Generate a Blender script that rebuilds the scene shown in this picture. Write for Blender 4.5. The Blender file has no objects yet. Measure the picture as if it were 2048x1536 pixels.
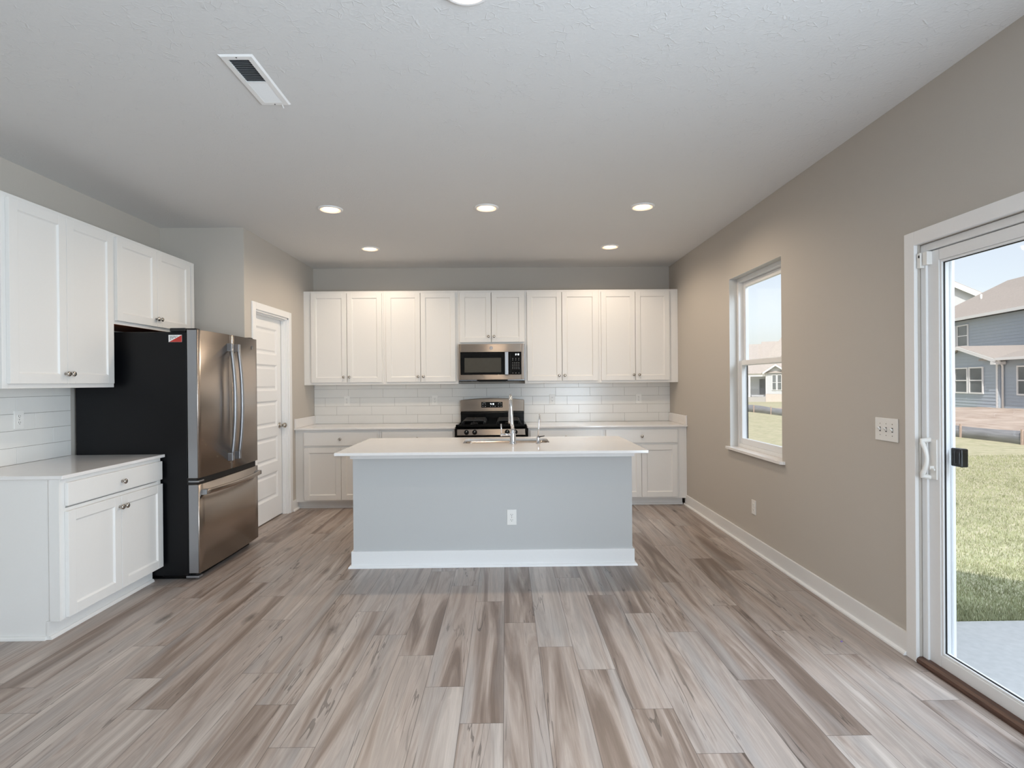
import bpy, bmesh, math, random
from mathutils import Vector, Matrix
R_ = random.Random(7)
C = bpy.context.scene.collection
SC = bpy.context.scene

# ------------------------------------------------------------------ camera
F_PX, YAW, PITCH, ROLL, CAM_H = 1106.195, -0.0114, -0.0031, -0.0084, 1.3633
cam = bpy.data.cameras.new('camera')
cam.sensor_fit = 'HORIZONTAL'; cam.sensor_width = 36.0
cam.lens = F_PX / 2048 * 36.0
cam.clip_start = 0.05; cam.clip_end = 500
co = bpy.data.objects.new('camera', cam); C.objects.link(co)
_f = Vector((-math.sin(YAW)*math.cos(PITCH), math.cos(YAW)*math.cos(PITCH), math.sin(PITCH)))
_r = Vector((math.cos(YAW), math.sin(YAW), 0)); _u = _r.cross(_f)
_r2 = math.cos(ROLL)*_r + math.sin(ROLL)*_u; _u2 = -math.sin(ROLL)*_r + math.cos(ROLL)*_u
M = Matrix((_r2, _u2, -_f)).transposed().to_4x4(); M.translation = (0, 0, CAM_H)
co.matrix_world = M
SC.camera = co

# ------------------------------------------------------------------ world, sun, large lights, exposure
SC.view_settings.view_transform = 'Standard'; SC.view_settings.look = 'None'
SC.view_settings.gamma = 1.0; SC.view_settings.use_curve_mapping = False
SC.view_settings.exposure = 0.26
SC.cycles.max_bounces = 10; SC.cycles.diffuse_bounces = 6; SC.cycles.glossy_bounces = 4
SC.cycles.transparent_max_bounces = 16; SC.cycles.sample_clamp_indirect = 6.0
SC.cycles.use_denoising = True
SC.cycles.caustics_reflective = False; SC.cycles.caustics_refractive = False
w = bpy.data.worlds.new('sky'); SC.world = w; w.use_nodes = True
nt = w.node_tree; nt.nodes.clear()
sky = nt.nodes.new('ShaderNodeTexSky'); sky.sky_type = 'NISHITA'; sky.sun_disc = False
sky.sun_elevation = math.radians(43); sky.sun_rotation = math.radians(196); sky.altitude = 200
sky.air_density = 1.0; sky.dust_density = 2.0; sky.ozone_density = 1.0
hsv = nt.nodes.new('ShaderNodeHueSaturation'); hsv.inputs['Saturation'].default_value = 0.45
bg = nt.nodes.new('ShaderNodeBackground'); bg.inputs[1].default_value = 0.145
wo = nt.nodes.new('ShaderNodeOutputWorld')
nt.links.new(sky.outputs[0], hsv.inputs['Color']); nt.links.new(hsv.outputs[0], bg.inputs[0]); nt.links.new(bg.outputs[0], wo.inputs[0])

def add_light(name, kind, loc, direction, energy, color, **kw):
    l = bpy.data.lights.new(name, kind); l.energy = energy; l.color = color
    for k, v in kw.items(): setattr(l, k, v)
    o = bpy.data.objects.new(name, l); C.objects.link(o); o.location = loc
    o.rotation_euler = Vector(direction).to_track_quat('-Z', 'Y').to_euler()
    return o
add_light('sun', 'SUN', (0, 0, 30), (.40, .75, -1.0), 3.0, (1.0, .95, .88), angle=math.radians(.6))
# fill lights added inside invented windows behind the camera, and high over the patio
add_light('daylight_fill', 'AREA', (1.90, -.55, 1.30), (-1, .38, .04), 172, (.735, .875, 1.0), shape='RECTANGLE', size=2.2, size_y=1.9)
add_light('daylight_fill', 'AREA', (1.25, -3.44, 1.35), (-.12, 1, -.02), 32, (.765, .885, 1.0), shape='RECTANGLE', size=1.1, size_y=1.7)
add_light('patio_fill', 'AREA', (4.6, 1.0, 4.3), (-1, .16, -.95), 300, (.70, .85, 1.0), shape='RECTANGLE', size=3.0, size_y=2.2)  # added area light that boosts the sky's light through the patio door
LAMP_W, LAMP_COL = 34, (1.0, .82, .63)

# ------------------------------------------------------------------ helpers
def lin(r, g, b):
    f = lambda c: ((c/255)/12.92 if c/255 <= .04045 else ((c/255+.055)/1.055)**2.4)
    return (f(r), f(g), f(b), 1)

def mat(name, col, rough=.5, metal=0.0, spec=.5, bump=0.0, bscale=60, bdetail=3, stretch=None, var=0.0, coat=0.0):
    """principled material with a procedural noise for its surface relief and slight tone variation"""
    m = bpy.data.materials.new(name); m.use_nodes = True
    n, l = m.node_tree.nodes, m.node_tree.links
    p = n['Principled BSDF']
    p.inputs['Base Color'].default_value = col; p.inputs['Roughness'].default_value = rough
    p.inputs['Metallic'].default_value = metal; p.inputs['Specular IOR Level'].default_value = spec
    p.inputs['Coat Weight'].default_value = coat
    tc = n.new('ShaderNodeTexCoord'); mp = n.new('ShaderNodeMapping'); ns = n.new('ShaderNodeTexNoise')
    if stretch: mp.inputs['Scale'].default_value = stretch
    ns.inputs['Scale'].default_value = bscale; ns.inputs['Detail'].default_value = bdetail
    l.new(tc.outputs['Object'], mp.inputs['Vector']); l.new(mp.outputs[0], ns.inputs['Vector'])
    if bump:
        b = n.new('ShaderNodeBump'); b.inputs['Strength'].default_value = bump; b.inputs['Distance'].default_value = .002
        l.new(ns.outputs['Fac'], b.inputs['Height']); l.new(b.outputs[0], p.inputs['Normal'])
    mx = n.new('ShaderNodeMix'); mx.data_type = 'RGBA'; mx.blend_type = 'MULTIPLY'
    mx.inputs[6].default_value = col
    cr = n.new('ShaderNodeValToRGB'); a = 1-var
    cr.color_ramp.elements[0].color = (a, a, a, 1); cr.color_ramp.elements[1].color = (1, 1, 1, 1)
    cr.color_ramp.elements[0].position = .3; cr.color_ramp.elements[1].position = .7
    mx.inputs[0].default_value = 1.0
    l.new(ns.outputs['Fac'], cr.inputs[0]); l.new(cr.outputs[0], mx.inputs[7]); l.new(mx.outputs[2], p.inputs['Base Color'])
    return m

def emit(name, col, s):
    m = bpy.data.materials.new(name); m.use_nodes = True
    p = m.node_tree.nodes['Principled BSDF']
    p.inputs['Base Color'].default_value = (.8, .8, .8, 1)
    p.inputs['Emission Color'].default_value = col; p.inputs['Emission Strength'].default_value = s
    return m

def glass_mat(name, tint=(1, 1, 1, 1), refl=1.0):
    m = bpy.data.materials.new(name); m.use_nodes = True
    n, l = m.node_tree.nodes, m.node_tree.links; n.clear()
    o = n.new('ShaderNodeOutputMaterial'); t = n.new('ShaderNodeBsdfTransparent'); g = n.new('ShaderNodeBsdfGlossy')
    t.inputs[0].default_value = tint; g.inputs['Roughness'].default_value = .02
    lw = n.new('ShaderNodeLayerWeight'); pw = n.new('ShaderNodeMath'); pw.operation = 'POWER'; pw.inputs[1].default_value = 5
    mu = n.new('ShaderNodeMath'); mu.operation = 'MULTIPLY_ADD'; mu.inputs[1].default_value = .55*refl; mu.inputs[2].default_value = .022*refl
    l.new(lw.outputs['Facing'], pw.inputs[0]); l.new(pw.outputs[0], mu.inputs[0])
    mx = n.new('ShaderNodeMixShader')
    l.new(mu.outputs[0], mx.inputs[0]); l.new(t.outputs[0], mx.inputs[1]); l.new(g.outputs[0], mx.inputs[2]); l.new(mx.outputs[0], o.inputs[0])
    return m

class Fr:
    """a wall frame: u along the wall, n out of the wall, z up"""
    def __init__(s, o, u, n): s.o, s.u, s.n = Vector((*o, 0)), Vector((*u, 0)), Vector((*n, 0))
    def P(s, u, n, z): return s.o + s.u*u + s.n*n + Vector((0, 0, z))
    def D(s, u, n, z): return s.u*u + s.n*n + Vector((0, 0, z))
W = Fr((0, 0), (1, 0), (0, 1))

class MB:
    def __init__(s): s.bm = bmesh.new()
    def face(s, vs, smooth=False):
        try:
            f = s.bm.faces.new(vs); f.smooth = smooth; return f
        except ValueError: return None
    def box(s, F, u0, u1, n0, n1, z0, z1):
        v = [s.bm.verts.new(F.P(u, n, z)) for u in (u0, u1) for n in (n0, n1) for z in (z0, z1)]
        for q in ((0,1,3,2), (4,6,7,5), (0,4,5,1), (2,3,7,6), (0,2,6,4), (1,5,7,3)): s.face([v[i] for i in q])
        return s
    def prism(s, pts, vec, smooth=False):
        """polygon pts (world) extruded along vec"""
        vec = Vector(vec)
        a = [s.bm.verts.new(p) for p in pts]; b = [s.bm.verts.new(Vector(p)+vec) for p in pts]
        s.face(a[::-1]); s.face(b)
        for i in range(len(a)):
            j = (i+1) % len(a); s.face([a[i], a[j], b[j], b[i]], smooth)
        return s
    def ring(s, c, ax, r, seg, ref=None):
        ax = Vector(ax).normalized()
        if ref is None: ref = Vector((0, 0, 1)) if abs(ax.z) < .9 else Vector((1, 0, 0))
        a = ax.cross(ref).normalized(); b = ax.cross(a)
        return [s.bm.verts.new(Vector(c)+r*(math.cos(t)*a+math.sin(t)*b)) for t in [2*math.pi*i/seg for i in range(seg)]]
    def lathe(s, c, ax, prof, seg=20, cap0=True, cap1=True):
        """prof: list of (radius, height along ax)"""
        ax = Vector(ax).normalized(); rings = [s.ring(Vector(c)+ax*h, ax, max(r, 1e-4), seg) for r, h in prof]
        for A, B in zip(rings, rings[1:]):
            for i in range(seg):
                j = (i+1) % seg; s.face([A[i], A[j], B[j], B[i]], True)
        if cap0: s.face(rings[0][::-1])
        if cap1: s.face(rings[-1])
        return s
    def tube(s, pts, r, seg=12, closed=False):
        pts = [Vector(p) for p in pts]; rs = r if isinstance(r, (list, tuple)) else [r]*len(pts)
        rings = []; ref = None
        for i, p in enumerate(pts):
            if closed: d = (pts[(i+1) % len(pts)]-pts[i-1])
            else: d = pts[min(i+1, len(pts)-1)]-pts[max(i-1, 0)]
            d.normalize()
            if ref is None: ref = Vector((0, 0, 1)) if abs(d.z) < .9 else Vector((1, 0, 0))
            a = d.cross(ref).normalized(); ref = a.cross(d).normalized()
            rings.append([s.bm.verts.new(p+rs[i]*(math.cos(t)*a+math.sin(t)*ref)) for t in [2*math.pi*k/seg for k in range(seg)]])
        pairs = list(zip(rings, rings[1:]))
        if closed: pairs.append((rings[-1], rings[0]))
        for A, B in pairs:
            for i in range(seg):
                j = (i+1) % seg; s.face([A[i], A[j], B[j], B[i]], True)
        if not closed: s.face(rings[0][::-1]); s.face(rings[-1])
        return s
    def sphere(s, c, r, seg=14, sx=1, sy=1, sz=1):
        mtx = Matrix.Translation(c) @ Matrix.Diagonal((r*sx, r*sy, r*sz, 1))
        res = bmesh.ops.create_uvsphere(s.bm, u_segments=seg, v_segments=seg//2+2, radius=1, matrix=mtx)
        for v in res['verts']:
            for f in v.link_faces: f.smooth = True
        return s
    def build(s, name, m, parent=None, bevel=0.0, seg=2, label=None, **props):
        bmesh.ops.recalc_face_normals(s.bm, faces=s.bm.faces)
        me = bpy.data.meshes.new(name)
        if parent is not None:
            off = world_loc(parent); bmesh.ops.translate(s.bm, verts=s.bm.verts, vec=-off)
        s.bm.to_mesh(me); s.bm.free(); me.materials.append(m)
        o = bpy.data.objects.new(name, me); C.objects.link(o)
        if parent is not None: o.parent = parent
        if bevel:
            b = o.modifiers.new('bevel', 'BEVEL'); b.width = bevel; b.segments = seg; b.limit_method = 'ANGLE'
            b.angle_limit = math.radians(40); b.harden_normals = False
        if label: o['label'] = label
        for k, v in props.items(): o[k] = v
        return o

def world_loc(o):
    v = Vector(o.location)
    while o.parent: o = o.parent; v = v + Vector(o.location)
    return v
def thing(name, label, cat, loc, group=None):
    o = bpy.data.objects.new(name, None); o.empty_display_size = .1; C.objects.link(o); o.location = loc
    o['label'] = label; o['category'] = cat
    if group: o['group'] = group
    return o
def tag(o, label, cat, group=None):
    o['label'] = label; o['category'] = cat
    if group: o['group'] = group
    return o
def struct(name, label=None, loc=(0, 0, 0)):
    o = bpy.data.objects.new(name, None); C.objects.link(o); o.location = loc; o['kind'] = 'structure'
    if label: o['label'] = label
    return o
def dup(root, loc, label=None):
    r = root.copy(); C.objects.link(r); r.location = loc
    if label: r['label'] = label
    for ch in list(root.children):
        c = ch.copy(); C.objects.link(c); c.parent = r
        for g in list(ch.children):
            d = g.copy(); C.objects.link(d); d.parent = c
    return r
def arc(c, a, b, r, t0, t1, n):
    c, a, b = Vector(c), Vector(a), Vector(b)
    return [c + r*(math.cos(t)*a+math.sin(t)*b) for t in [t0+(t1-t0)*i/n for i in range(n+1)]]

# ------------------------------------------------------------------ dimensions
XR, XL, D, XW, YP, H = 1.981, -2.295, 6.657, -3.025, 4.896, 2.743
YB = -3.5                       # wall behind the camera
FB = Fr((0, D), (1, 0), (0, -1))     # back wall
FL = Fr((XW, 0), (0, 1), (1, 0))     # left wall
FN = Fr((XL, 0), (0, 1), (1, 0))     # pantry side wall
FR = Fr((XR, 0), (0, 1), (-1, 0))    # right wall
YI = 4.11
FI = Fr((0, YI), (1, 0), (0, -1))    # island front
ZG = -.12

# ------------------------------------------------------------------ materials
M_wall = mat('wall_paint', lin(192, 186, 178), .75, bump=.12, bscale=220, var=.02)
M_island = mat('island_paint', lin(192, 193, 193), .7, bump=.10, bscale=220, var=.02)
M_return = mat('window_return_paint', lin(200, 199, 196), .7, bump=.08, bscale=200, var=.01)
M_white = mat('cabinet_paint', lin(230, 228, 225), .38, bump=.03, bscale=90, var=.01)
M_trim = mat('trim_paint', lin(236, 236, 236), .36, bump=.03, bscale=90, var=.01)
M_vinyl = mat('white_vinyl', lin(232, 233, 234), .35, bump=.02, bscale=60, var=.01)
M_quartz = mat('white_quartz', lin(232, 229, 227), .06, bump=.0, bscale=14, var=.02)
M_tile = mat('glazed_tile', lin(230, 229, 226), .20, bump=.06, bscale=9, var=.02)
M_grout = mat('grout', lin(150, 146, 140), .85, bump=.2, bscale=300, var=.05)
M_steel = mat('brushed_steel', lin(182, 171, 162), .27, metal=1, bump=.05, bscale=30, stretch=(1, 1, 30), var=.05)
M_steelh = mat('brushed_steel_sideways', lin(176, 164, 153), .29, metal=1, bump=.05, bscale=30, stretch=(1, 30, 30), var=.05)
M_steelp = mat('pale_steel', lin(160, 162, 166), .38, metal=.85, bump=.04, bscale=30, stretch=(30, 30, 1), var=.04)
def brush(m, aniso, rot=0.0):
    n, l = m.node_tree.nodes, m.node_tree.links; p = n['Principled BSDF']
    t = n.new('ShaderNodeCombineXYZ'); t.inputs[2].default_value = 1.0      # upright grain direction
    p.inputs['Anisotropic'].default_value = aniso; p.inputs['Anisotropic Rotation'].default_value = rot
    l.new(t.outputs[0], p.inputs['Tangent'])
brush(M_steel, .85); brush(M_steelh, 1.0)
M_chrome = mat('chrome', lin(225, 225, 228), .07, metal=1, bscale=20, var=.02)
M_nickel = mat('satin_nickel', lin(190, 184, 176), .22, metal=1, bscale=20, var=.04)
M_black = mat('black_enamel', lin(8, 8, 9), .16, spec=.28, bscale=40, var=.2)
M_fridge = mat('black_textured_steel', lin(12, 13, 16), .40, spec=.25, bump=.12, bscale=260, var=.25)
M_iron = mat('cast_iron', lin(22, 22, 23), .45, bump=.3, bscale=200, var=.3)
M_bglass = mat('black_glass', lin(6, 6, 7), .06, spec=.28, bscale=10, var=.1)
M_mwin = mat('microwave_window', lin(74, 72, 66), .10, spec=.35, bscale=30, var=.06)
M_plast = mat('white_plastic', lin(236, 235, 232), .32, bscale=40, var=.01)
M_slot = mat('dark_slot', lin(40, 38, 36), .6, bscale=40, var=.1)
M_mark = mat('pale_print', lin(205, 205, 205), .5, bscale=40, var=.05)
M_digit = emit('lit_digits', (.85, .95, 1, 1), 1.6)
M_raw = mat('raw_wood', lin(170, 92, 48), .6, bump=.1, bscale=12, stretch=(1, 12, 12), var=.45)
M_thresh = mat('stained_oak', lin(92, 62, 48), .45, bump=.15, bscale=10, stretch=(14, 1.2, 14), var=.5)
M_red = mat('red_label', lin(190, 52, 44), .4, bscale=40, var=.05)
M_dark = mat('vent_interior', lin(46, 50, 56), .8, bscale=40, var=.1)
M_seam = mat('dark_seal', lin(28, 26, 25), .6, bscale=40, var=.1)
M_lens = emit('lamp_lens', (1.0, .66, .36, 1), 2.8)
M_lensrim = emit('lamp_lens_rim', (1.0, .58, .32, 1), .95)
M_glass = glass_mat('window_glass')
M_purple = mat('purple_scrap', lin(150, 128, 200), .4, bscale=40, var=.2)

def ceiling_material():
    m = mat('stomped_ceiling', lin(216, 216, 216), .9)
    n, l = m.node_tree.nodes, m.node_tree.links; p = n['Principled BSDF']
    tc = n.new('ShaderNodeTexCoord'); nz = n.new('ShaderNodeTexNoise'); nz.inputs['Scale'].default_value = 7; nz.inputs['Detail'].default_value = 2
    ad = n.new('ShaderNodeMix'); ad.data_type = 'VECTOR'; ad.inputs[0].default_value = .05
    l.new(tc.outputs['Object'], nz.inputs['Vector']); l.new(tc.outputs['Object'], ad.inputs[4]); l.new(nz.outputs['Color'], ad.inputs[5])
    vo = n.new('ShaderNodeTexVoronoi'); vo.feature = 'DISTANCE_TO_EDGE'; vo.inputs['Scale'].default_value = 30
    l.new(ad.outputs[1], vo.inputs['Vector'])
    r = n.new('ShaderNodeMapRange'); r.inputs[1].default_value = 0; r.inputs[2].default_value = .07; r.inputs[3].default_value = 1; r.inputs[4].default_value = 0
    l.new(vo.outputs[0], r.inputs[0])
    ms = n.new('ShaderNodeTexNoise'); ms.inputs['Scale'].default_value = 17; l.new(tc.outputs['Object'], ms.inputs['Vector'])
    mr = n.new('ShaderNodeMapRange'); mr.inputs[1].default_value = .50; mr.inputs[2].default_value = .66; l.new(ms.outputs['Fac'], mr.inputs[0])
    mm = n.new('ShaderNodeMath'); mm.operation = 'MULTIPLY'; l.new(r.outputs[0], mm.inputs[0]); l.new(mr.outputs[0], mm.inputs[1])
    fn = n.new('ShaderNodeTexNoise'); fn.inputs['Scale'].default_value = 85; fn.inputs['Detail'].default_value = 3; l.new(tc.outputs['Object'], fn.inputs['Vector'])
    fm = n.new('ShaderNodeMath'); fm.operation = 'MULTIPLY_ADD'; fm.inputs[1].default_value = .85; l.new(fn.outputs['Fac'], fm.inputs[0]); l.new(mm.outputs[0], fm.inputs[2])
    b = n.new('ShaderNodeBump'); b.inputs['Strength'].default_value = .34; b.inputs['Distance'].default_value = .004
    l.new(fm.outputs[0], b.inputs['Height']); l.new(b.outputs[0], p.inputs['Normal'])
    return m
M_ceil = ceiling_material()

def floor_material():
    m = bpy.data.materials.new('wood_planks'); m.use_nodes = True
    n, l = m.node_tree.nodes, m.node_tree.links; p = n['Principled BSDF']
    def node(t, **kw):
        x = n.new(t)
        for k, v in kw.items(): setattr(x, k, v)
        return x
    def math_(op, a, b=None, c=None):
        x = node('ShaderNodeMath', operation=op)
        for i, v in enumerate((a, b, c)):
            if v is None: continue
            if isinstance(v, (int, float)): x.inputs[i].default_value = v
            else: l.new(v, x.inputs[i])
        return x.outputs[0]
    uv = node('ShaderNodeUVMap', uv_map='grain'); ed = node('ShaderNodeUVMap', uv_map='edge')
    rn = node('ShaderNodeAttribute', attribute_name='rnd')
    def noise(sx, sy, detail, dist=0.0, rough=.55, seed=0):
        mp = node('ShaderNodeMapping'); mp.inputs['Scale'].default_value = (sx, sy, 1); mp.inputs['Location'].default_value = (seed, seed*1.7, 0)
        l.new(uv.outputs[0], mp.inputs[0]); t = node('ShaderNodeTexNoise')
        t.inputs['Scale'].default_value = 1; t.inputs['Detail'].default_value = detail; t.inputs['Distortion'].default_value = dist; t.inputs['Roughness'].default_value = rough
        l.new(mp.outputs[0], t.inputs['Vector']); return t.outputs['Fac']
    broad = noise(8.5, .60, 5, 1.5, .55)
    t = math_('ADD', broad, math_('MULTIPLY', math_('SUBTRACT', rn.outputs['Fac'], .5), .22))
    cr = node('ShaderNodeValToRGB'); e = cr.color_ramp.elements
    e[0].position = .30; e[0].color = lin(116, 100, 90); e[1].position = .72; e[1].color = lin(188, 177, 169)
    for pos, col in ((.39, lin(136, 120, 110)), (.46, lin(156, 141, 131)), (.53, lin(174, 160, 151)), (.60, lin(158, 146, 138))):
        k = cr.color_ramp.elements.new(pos); k.color = col
    l.new(t, cr.inputs[0])
    # greyer boards here and there
    grey = node('ShaderNodeMix', data_type='RGBA'); grey.inputs[7].default_value = lin(160, 156, 154)
    gf = node('ShaderNodeMapRange'); gf.inputs[1].default_value = .5; gf.inputs[2].default_value = .72; gf.inputs[4].default_value = .6
    l.new(noise(9, .5, 2, .4, .5, 31), gf.inputs[0]); l.new(gf.outputs[0], grey.inputs[0]); l.new(cr.outputs[0], grey.inputs[6])
    fine = noise(150, 5, 4, .3, .6, 5)
    fr = node('ShaderNodeMapRange'); fr.inputs[1].default_value = .3; fr.inputs[2].default_value = .7; fr.inputs[3].default_value = .86; fr.inputs[4].default_value = 1.05
    l.new(fine, fr.inputs[0])
    # dark mineral lines that follow the grain
    ln = noise(7, .42, 4, .9, .55, 12)
    band = math_('LESS_THAN', math_('ABSOLUTE', math_('SUBTRACT', ln, .50)), .0060)
    gate = node('ShaderNodeMapRange'); gate.inputs[1].default_value = .44; gate.inputs[2].default_value = .58; l.new(noise(4, 1.1, 2, 0, .5, 50), gate.inputs[0]); gate = gate.outputs[0]
    crack = math_('MULTIPLY', math_('MULTIPLY', band, gate), .50)
    # knots
    mp = node('ShaderNodeMapping'); mp.inputs['Scale'].default_value = (3.6, 1.25, 1); l.new(uv.outputs[0], mp.inputs[0])
    vo = node('ShaderNodeTexVoronoi'); vo.inputs['Scale'].default_value = 1.0; vo.inputs['Randomness'].default_value = 1.0; l.new(mp.outputs[0], vo.inputs['Vector'])
    kd = math_('ADD', vo.outputs['Distance'], math_('MULTIPLY', math_('SUBTRACT', noise(30, 18, 3, .5, .6, 77), .5), .10))
    kr = node('ShaderNodeMapRange'); kr.inputs[1].default_value = .01; kr.inputs[2].default_value = .13; kr.inputs[3].default_value = .72; kr.inputs[4].default_value = 0
    l.new(kd, kr.inputs[0])
    kg = math_('GREATER_THAN', node_sep(n, l, vo.outputs['Color']), .52)
    knot = math_('MULTIPLY', kr.outputs[0], kg)
    # seams
    se = node('ShaderNodeSeparateXYZ'); l.new(ed.outputs[0], se.inputs[0])
    du = math_('MINIMUM', se.outputs[0], math_('SUBTRACT', .1765, se.outputs[0])); 
    dv = math_('MINIMUM', se.outputs[1], math_('SUBTRACT', 1.23, se.outputs[1]))
    seam = math_('MULTIPLY', math_('LESS_THAN', math_('MINIMUM', du, dv), .0014), .55)
    dark = math_('MAXIMUM', math_('MAXIMUM', crack, knot), seam)
    v = math_('MULTIPLY', fr.outputs[0], math_('SUBTRACT', 1, dark))
    out = node('ShaderNodeMix', data_type='RGBA', blend_type='MULTIPLY'); out.inputs[0].default_value = 1
    cv = node('ShaderNodeCombineColor'); 
    for i in range(3): l.new(v, cv.inputs[i])
    l.new(grey.outputs[2], out.inputs[6]); l.new(cv.outputs[0], out.inputs[7])
    l.new(out.outputs[2], p.inputs['Base Color'])
    p.inputs['Roughness'].default_value = .36; p.inputs['Specular IOR Level'].default_value = .5
    b = node('ShaderNodeBump'); b.inputs['Strength'].default_value = .12; b.inputs['Distance'].default_value = .001
    l.new(v, b.inputs['Height']); l.new(b.outputs[0], p.inputs['Normal'])
    return m
def node_sep(n, l, colsock):
    s = n.new('ShaderNodeSeparateColor'); l.new(colsock, s.inputs[0]); return s.outputs[0]
M_floor = floor_material()

# ------------------------------------------------------------------ setting: floor, walls, ceiling
def build_floor():
    bm = bmesh.new(); uvg = bm.loops.layers.uv.new('grain'); uve = bm.loops.layers.uv.new('edge'); rl = bm.faces.layers.float.new('rnd')
    PW, L = .1765, 1.23
    known = {-1: 2.21, -2: 2.48, -3: 2.77, -4: 3.0, -5: 2.08, -6: 2.36, -7: 2.62, -8: 3.21, -9: 2.34, -10: 2.59, -11: 2.91,
             0: 3.13, 1: 2.84, 2: 2.61, 3: 2.29, 4: 2.01, 5: 2.99, 6: 2.50, 7: 2.10, 8: 2.99, 9: 2.72, 10: 2.32, 11: 2.55}
    rr = random.Random(3)
    for k in range(-18, 13):
        x0, x1 = max(-.02+PW*k, XW-.1), min(-.02+PW*(k+1), XR+.06)
        if x1 <= x0: continue
        base = known.get(k, 2+rr.random()*1.2)
        y = base - L*math.ceil((base-YB)/L)
        while y < D:
            a, b = max(y, YB), min(y+L, D)
            if b > a:
                vs = [bm.verts.new((px, py, 0)) for px, py in ((x0, a), (x1, a), (x1, b), (x0, b))]
                f = bm.faces.new(vs); f[rl] = rr.random(); ox, oy = rr.random()*60, rr.random()*60
                for lp in f.loops:
                    c = lp.vert.co; u, v = c.x-(-.02+PW*k), c.y-y
                    lp[uve].uv = (u, v); lp[uvg].uv = (u+ox, v+oy)
            y += L
    me = bpy.data.meshes.new('floor'); bm.to_mesh(me); bm.free(); me.materials.append(M_floor)
    o = bpy.data.objects.new('floor', me); C.objects.link(o); o['kind'] = 'structure'; o['label'] = 'grey-brown wood plank floor'
    return o
build_floor()
MB().box(W, XW-.15, XR+.15, YB-.15, D+.15, H, H+.12).build('ceiling', M_ceil, kind='structure', label='white stomp-textured ceiling')
MB().box(W, XL-.11, XR+.15, D, D+.15, -.1, H).build('wall_back', M_wall, kind='structure')
MB().box(W, XW-.15, XW, YB-.15, YP+.11, -.1, H).build('wall_left', M_wall, kind='structure')
MB().box(W, XW, XL-.11, YP, YP+.11, -.1, H).box(W, XL-.11, XL-.004, YP, YP+.08, -.1, H).build('wall_pantry', M_wall, kind='structure')
DY0, DY1, DZ = 5.092, 5.865, 2.055    # pantry door opening
m = MB()
m.box(W, XL-.11, XL, YP+.0005, DY0, -.1, H).box(W, XL-.11, XL, DY1, D, -.1, H).box(W, XL-.11, XL, DY0, DY1, DZ, H)
m.build('wall_pantry_side', M_wall, kind='structure')
MB().box(W, -3.1, XL-.11, D-.3, D-.2, -.1, H).box(W, -3.2, -3.1, YP+.11, D-.2, -.1, H).build('wall_pantry_rear', M_wall, kind='structure')
# right wall with the window and the patio door
SY0, SY1, SZ = .82, 2.633, 2.003
WY0, WY1, WZ0, WZ1 = 3.945, 4.868, .778, 2.256
m = MB(); X0, X1 = XR, XR+.15
RY0, RY1, RZ0, RZ1 = -1.70, .60, .30, 2.30
m.box(W, X0, X1, YB-.15, RY0, -.3, H).box(W, X0, X1, RY1, SY0, -.3, H).box(W, X0, X1, RY0, RY1, -.3, RZ0).box(W, X0, X1, RY0, RY1, RZ1, H).box(W, X0, X1, SY0, SY1, SZ, H).box(W, X0, X1, SY1, WY0, -.3, H)
m.box(W, X0, X1, WY0, WY1, WZ1, H).box(W, X0, X1, WY0, WY1, -.3, WZ0).box(W, X0, X1, WY1, D+.15, -.3, H).box(W, X0, X1, SY0, SY1, -.3, -.002)
m.build('wall_right', M_wall, kind='structure')
# wall behind the camera with an opening for an added window
m = MB(); xs = [XW, .65, 1.85, XR]
for i in (0, 2): m.box(W, xs[i], xs[i+1], YB-.15, YB, -.1, H)
m.box(W, xs[1], xs[2], YB-.15, YB, -.1, .45).box(W, xs[1], xs[2], YB-.15, YB, 2.25, H)
m.build('wall_rear', M_wall, kind='structure')
def plain_window(name, F, a, b, z0, z1, n):
    o = struct(name, loc=F.P((a+b)/2, n, z0)); t = .06; c = (a+b)/2
    f = MB().box(F, a, a+t, n-.02, n+.02, z0, z1).box(F, b-t, b, n-.02, n+.02, z0, z1).box(F, a, b, n-.02, n+.02, z0, z0+t).box(F, a, b, n-.02, n+.02, z1-t, z1).box(F, c-.04, c+.04, n-.02, n+.02, z0, z1)
    f.build('frame', M_vinyl, o)
    MB().box(F, a+.05, b-.05, n-.003, n+.003, z0+.05, z1-.05).build('pane', M_glass, o)
plain_window('added_window_2', Fr((0, YB), (1, 0), (0, 1)), .65, 1.85, .45, 2.25, -.10)  # unseen window, invented to hold the rear fill light
plain_window('added_window_3', FR, RY0, RY1, RZ0, RZ1, -.10)  # unseen window in the right wall, invented for the stronger fill light

# baseboards
def base_run(name, F, spans, h=.112, t=.014):
    m = MB()
    for a, b in spans:
        m.box(F, a, b, 0, t, 0, h)
        sh = [F.P(a, t, 0), F.P(a, t+.017, 0), F.P(a, t+.015, .010), F.P(a, t+.009, .017), F.P(a, t, .019)]
        m.prism(sh, F.D(b-a, 0, 0))
    return m.build(name, M_trim, bevel=.002, kind='structure', label='white baseboard with shoe moulding')
base_run('baseboard_right', FR, [(2.70, 6.08)])
base_run('baseboard_pantry', FN, [(YP-.0, 5.025), (5.932, 6.085)])
base_run('baseboard_rear', Fr((0, YB), (1, 0), (0, 1)), [(XW, XR)])
base_run('baseboard_left', FL, [(YB, 2.98)])
base_run('baseboard_patio', FR, [(YB, .75)])

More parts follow.
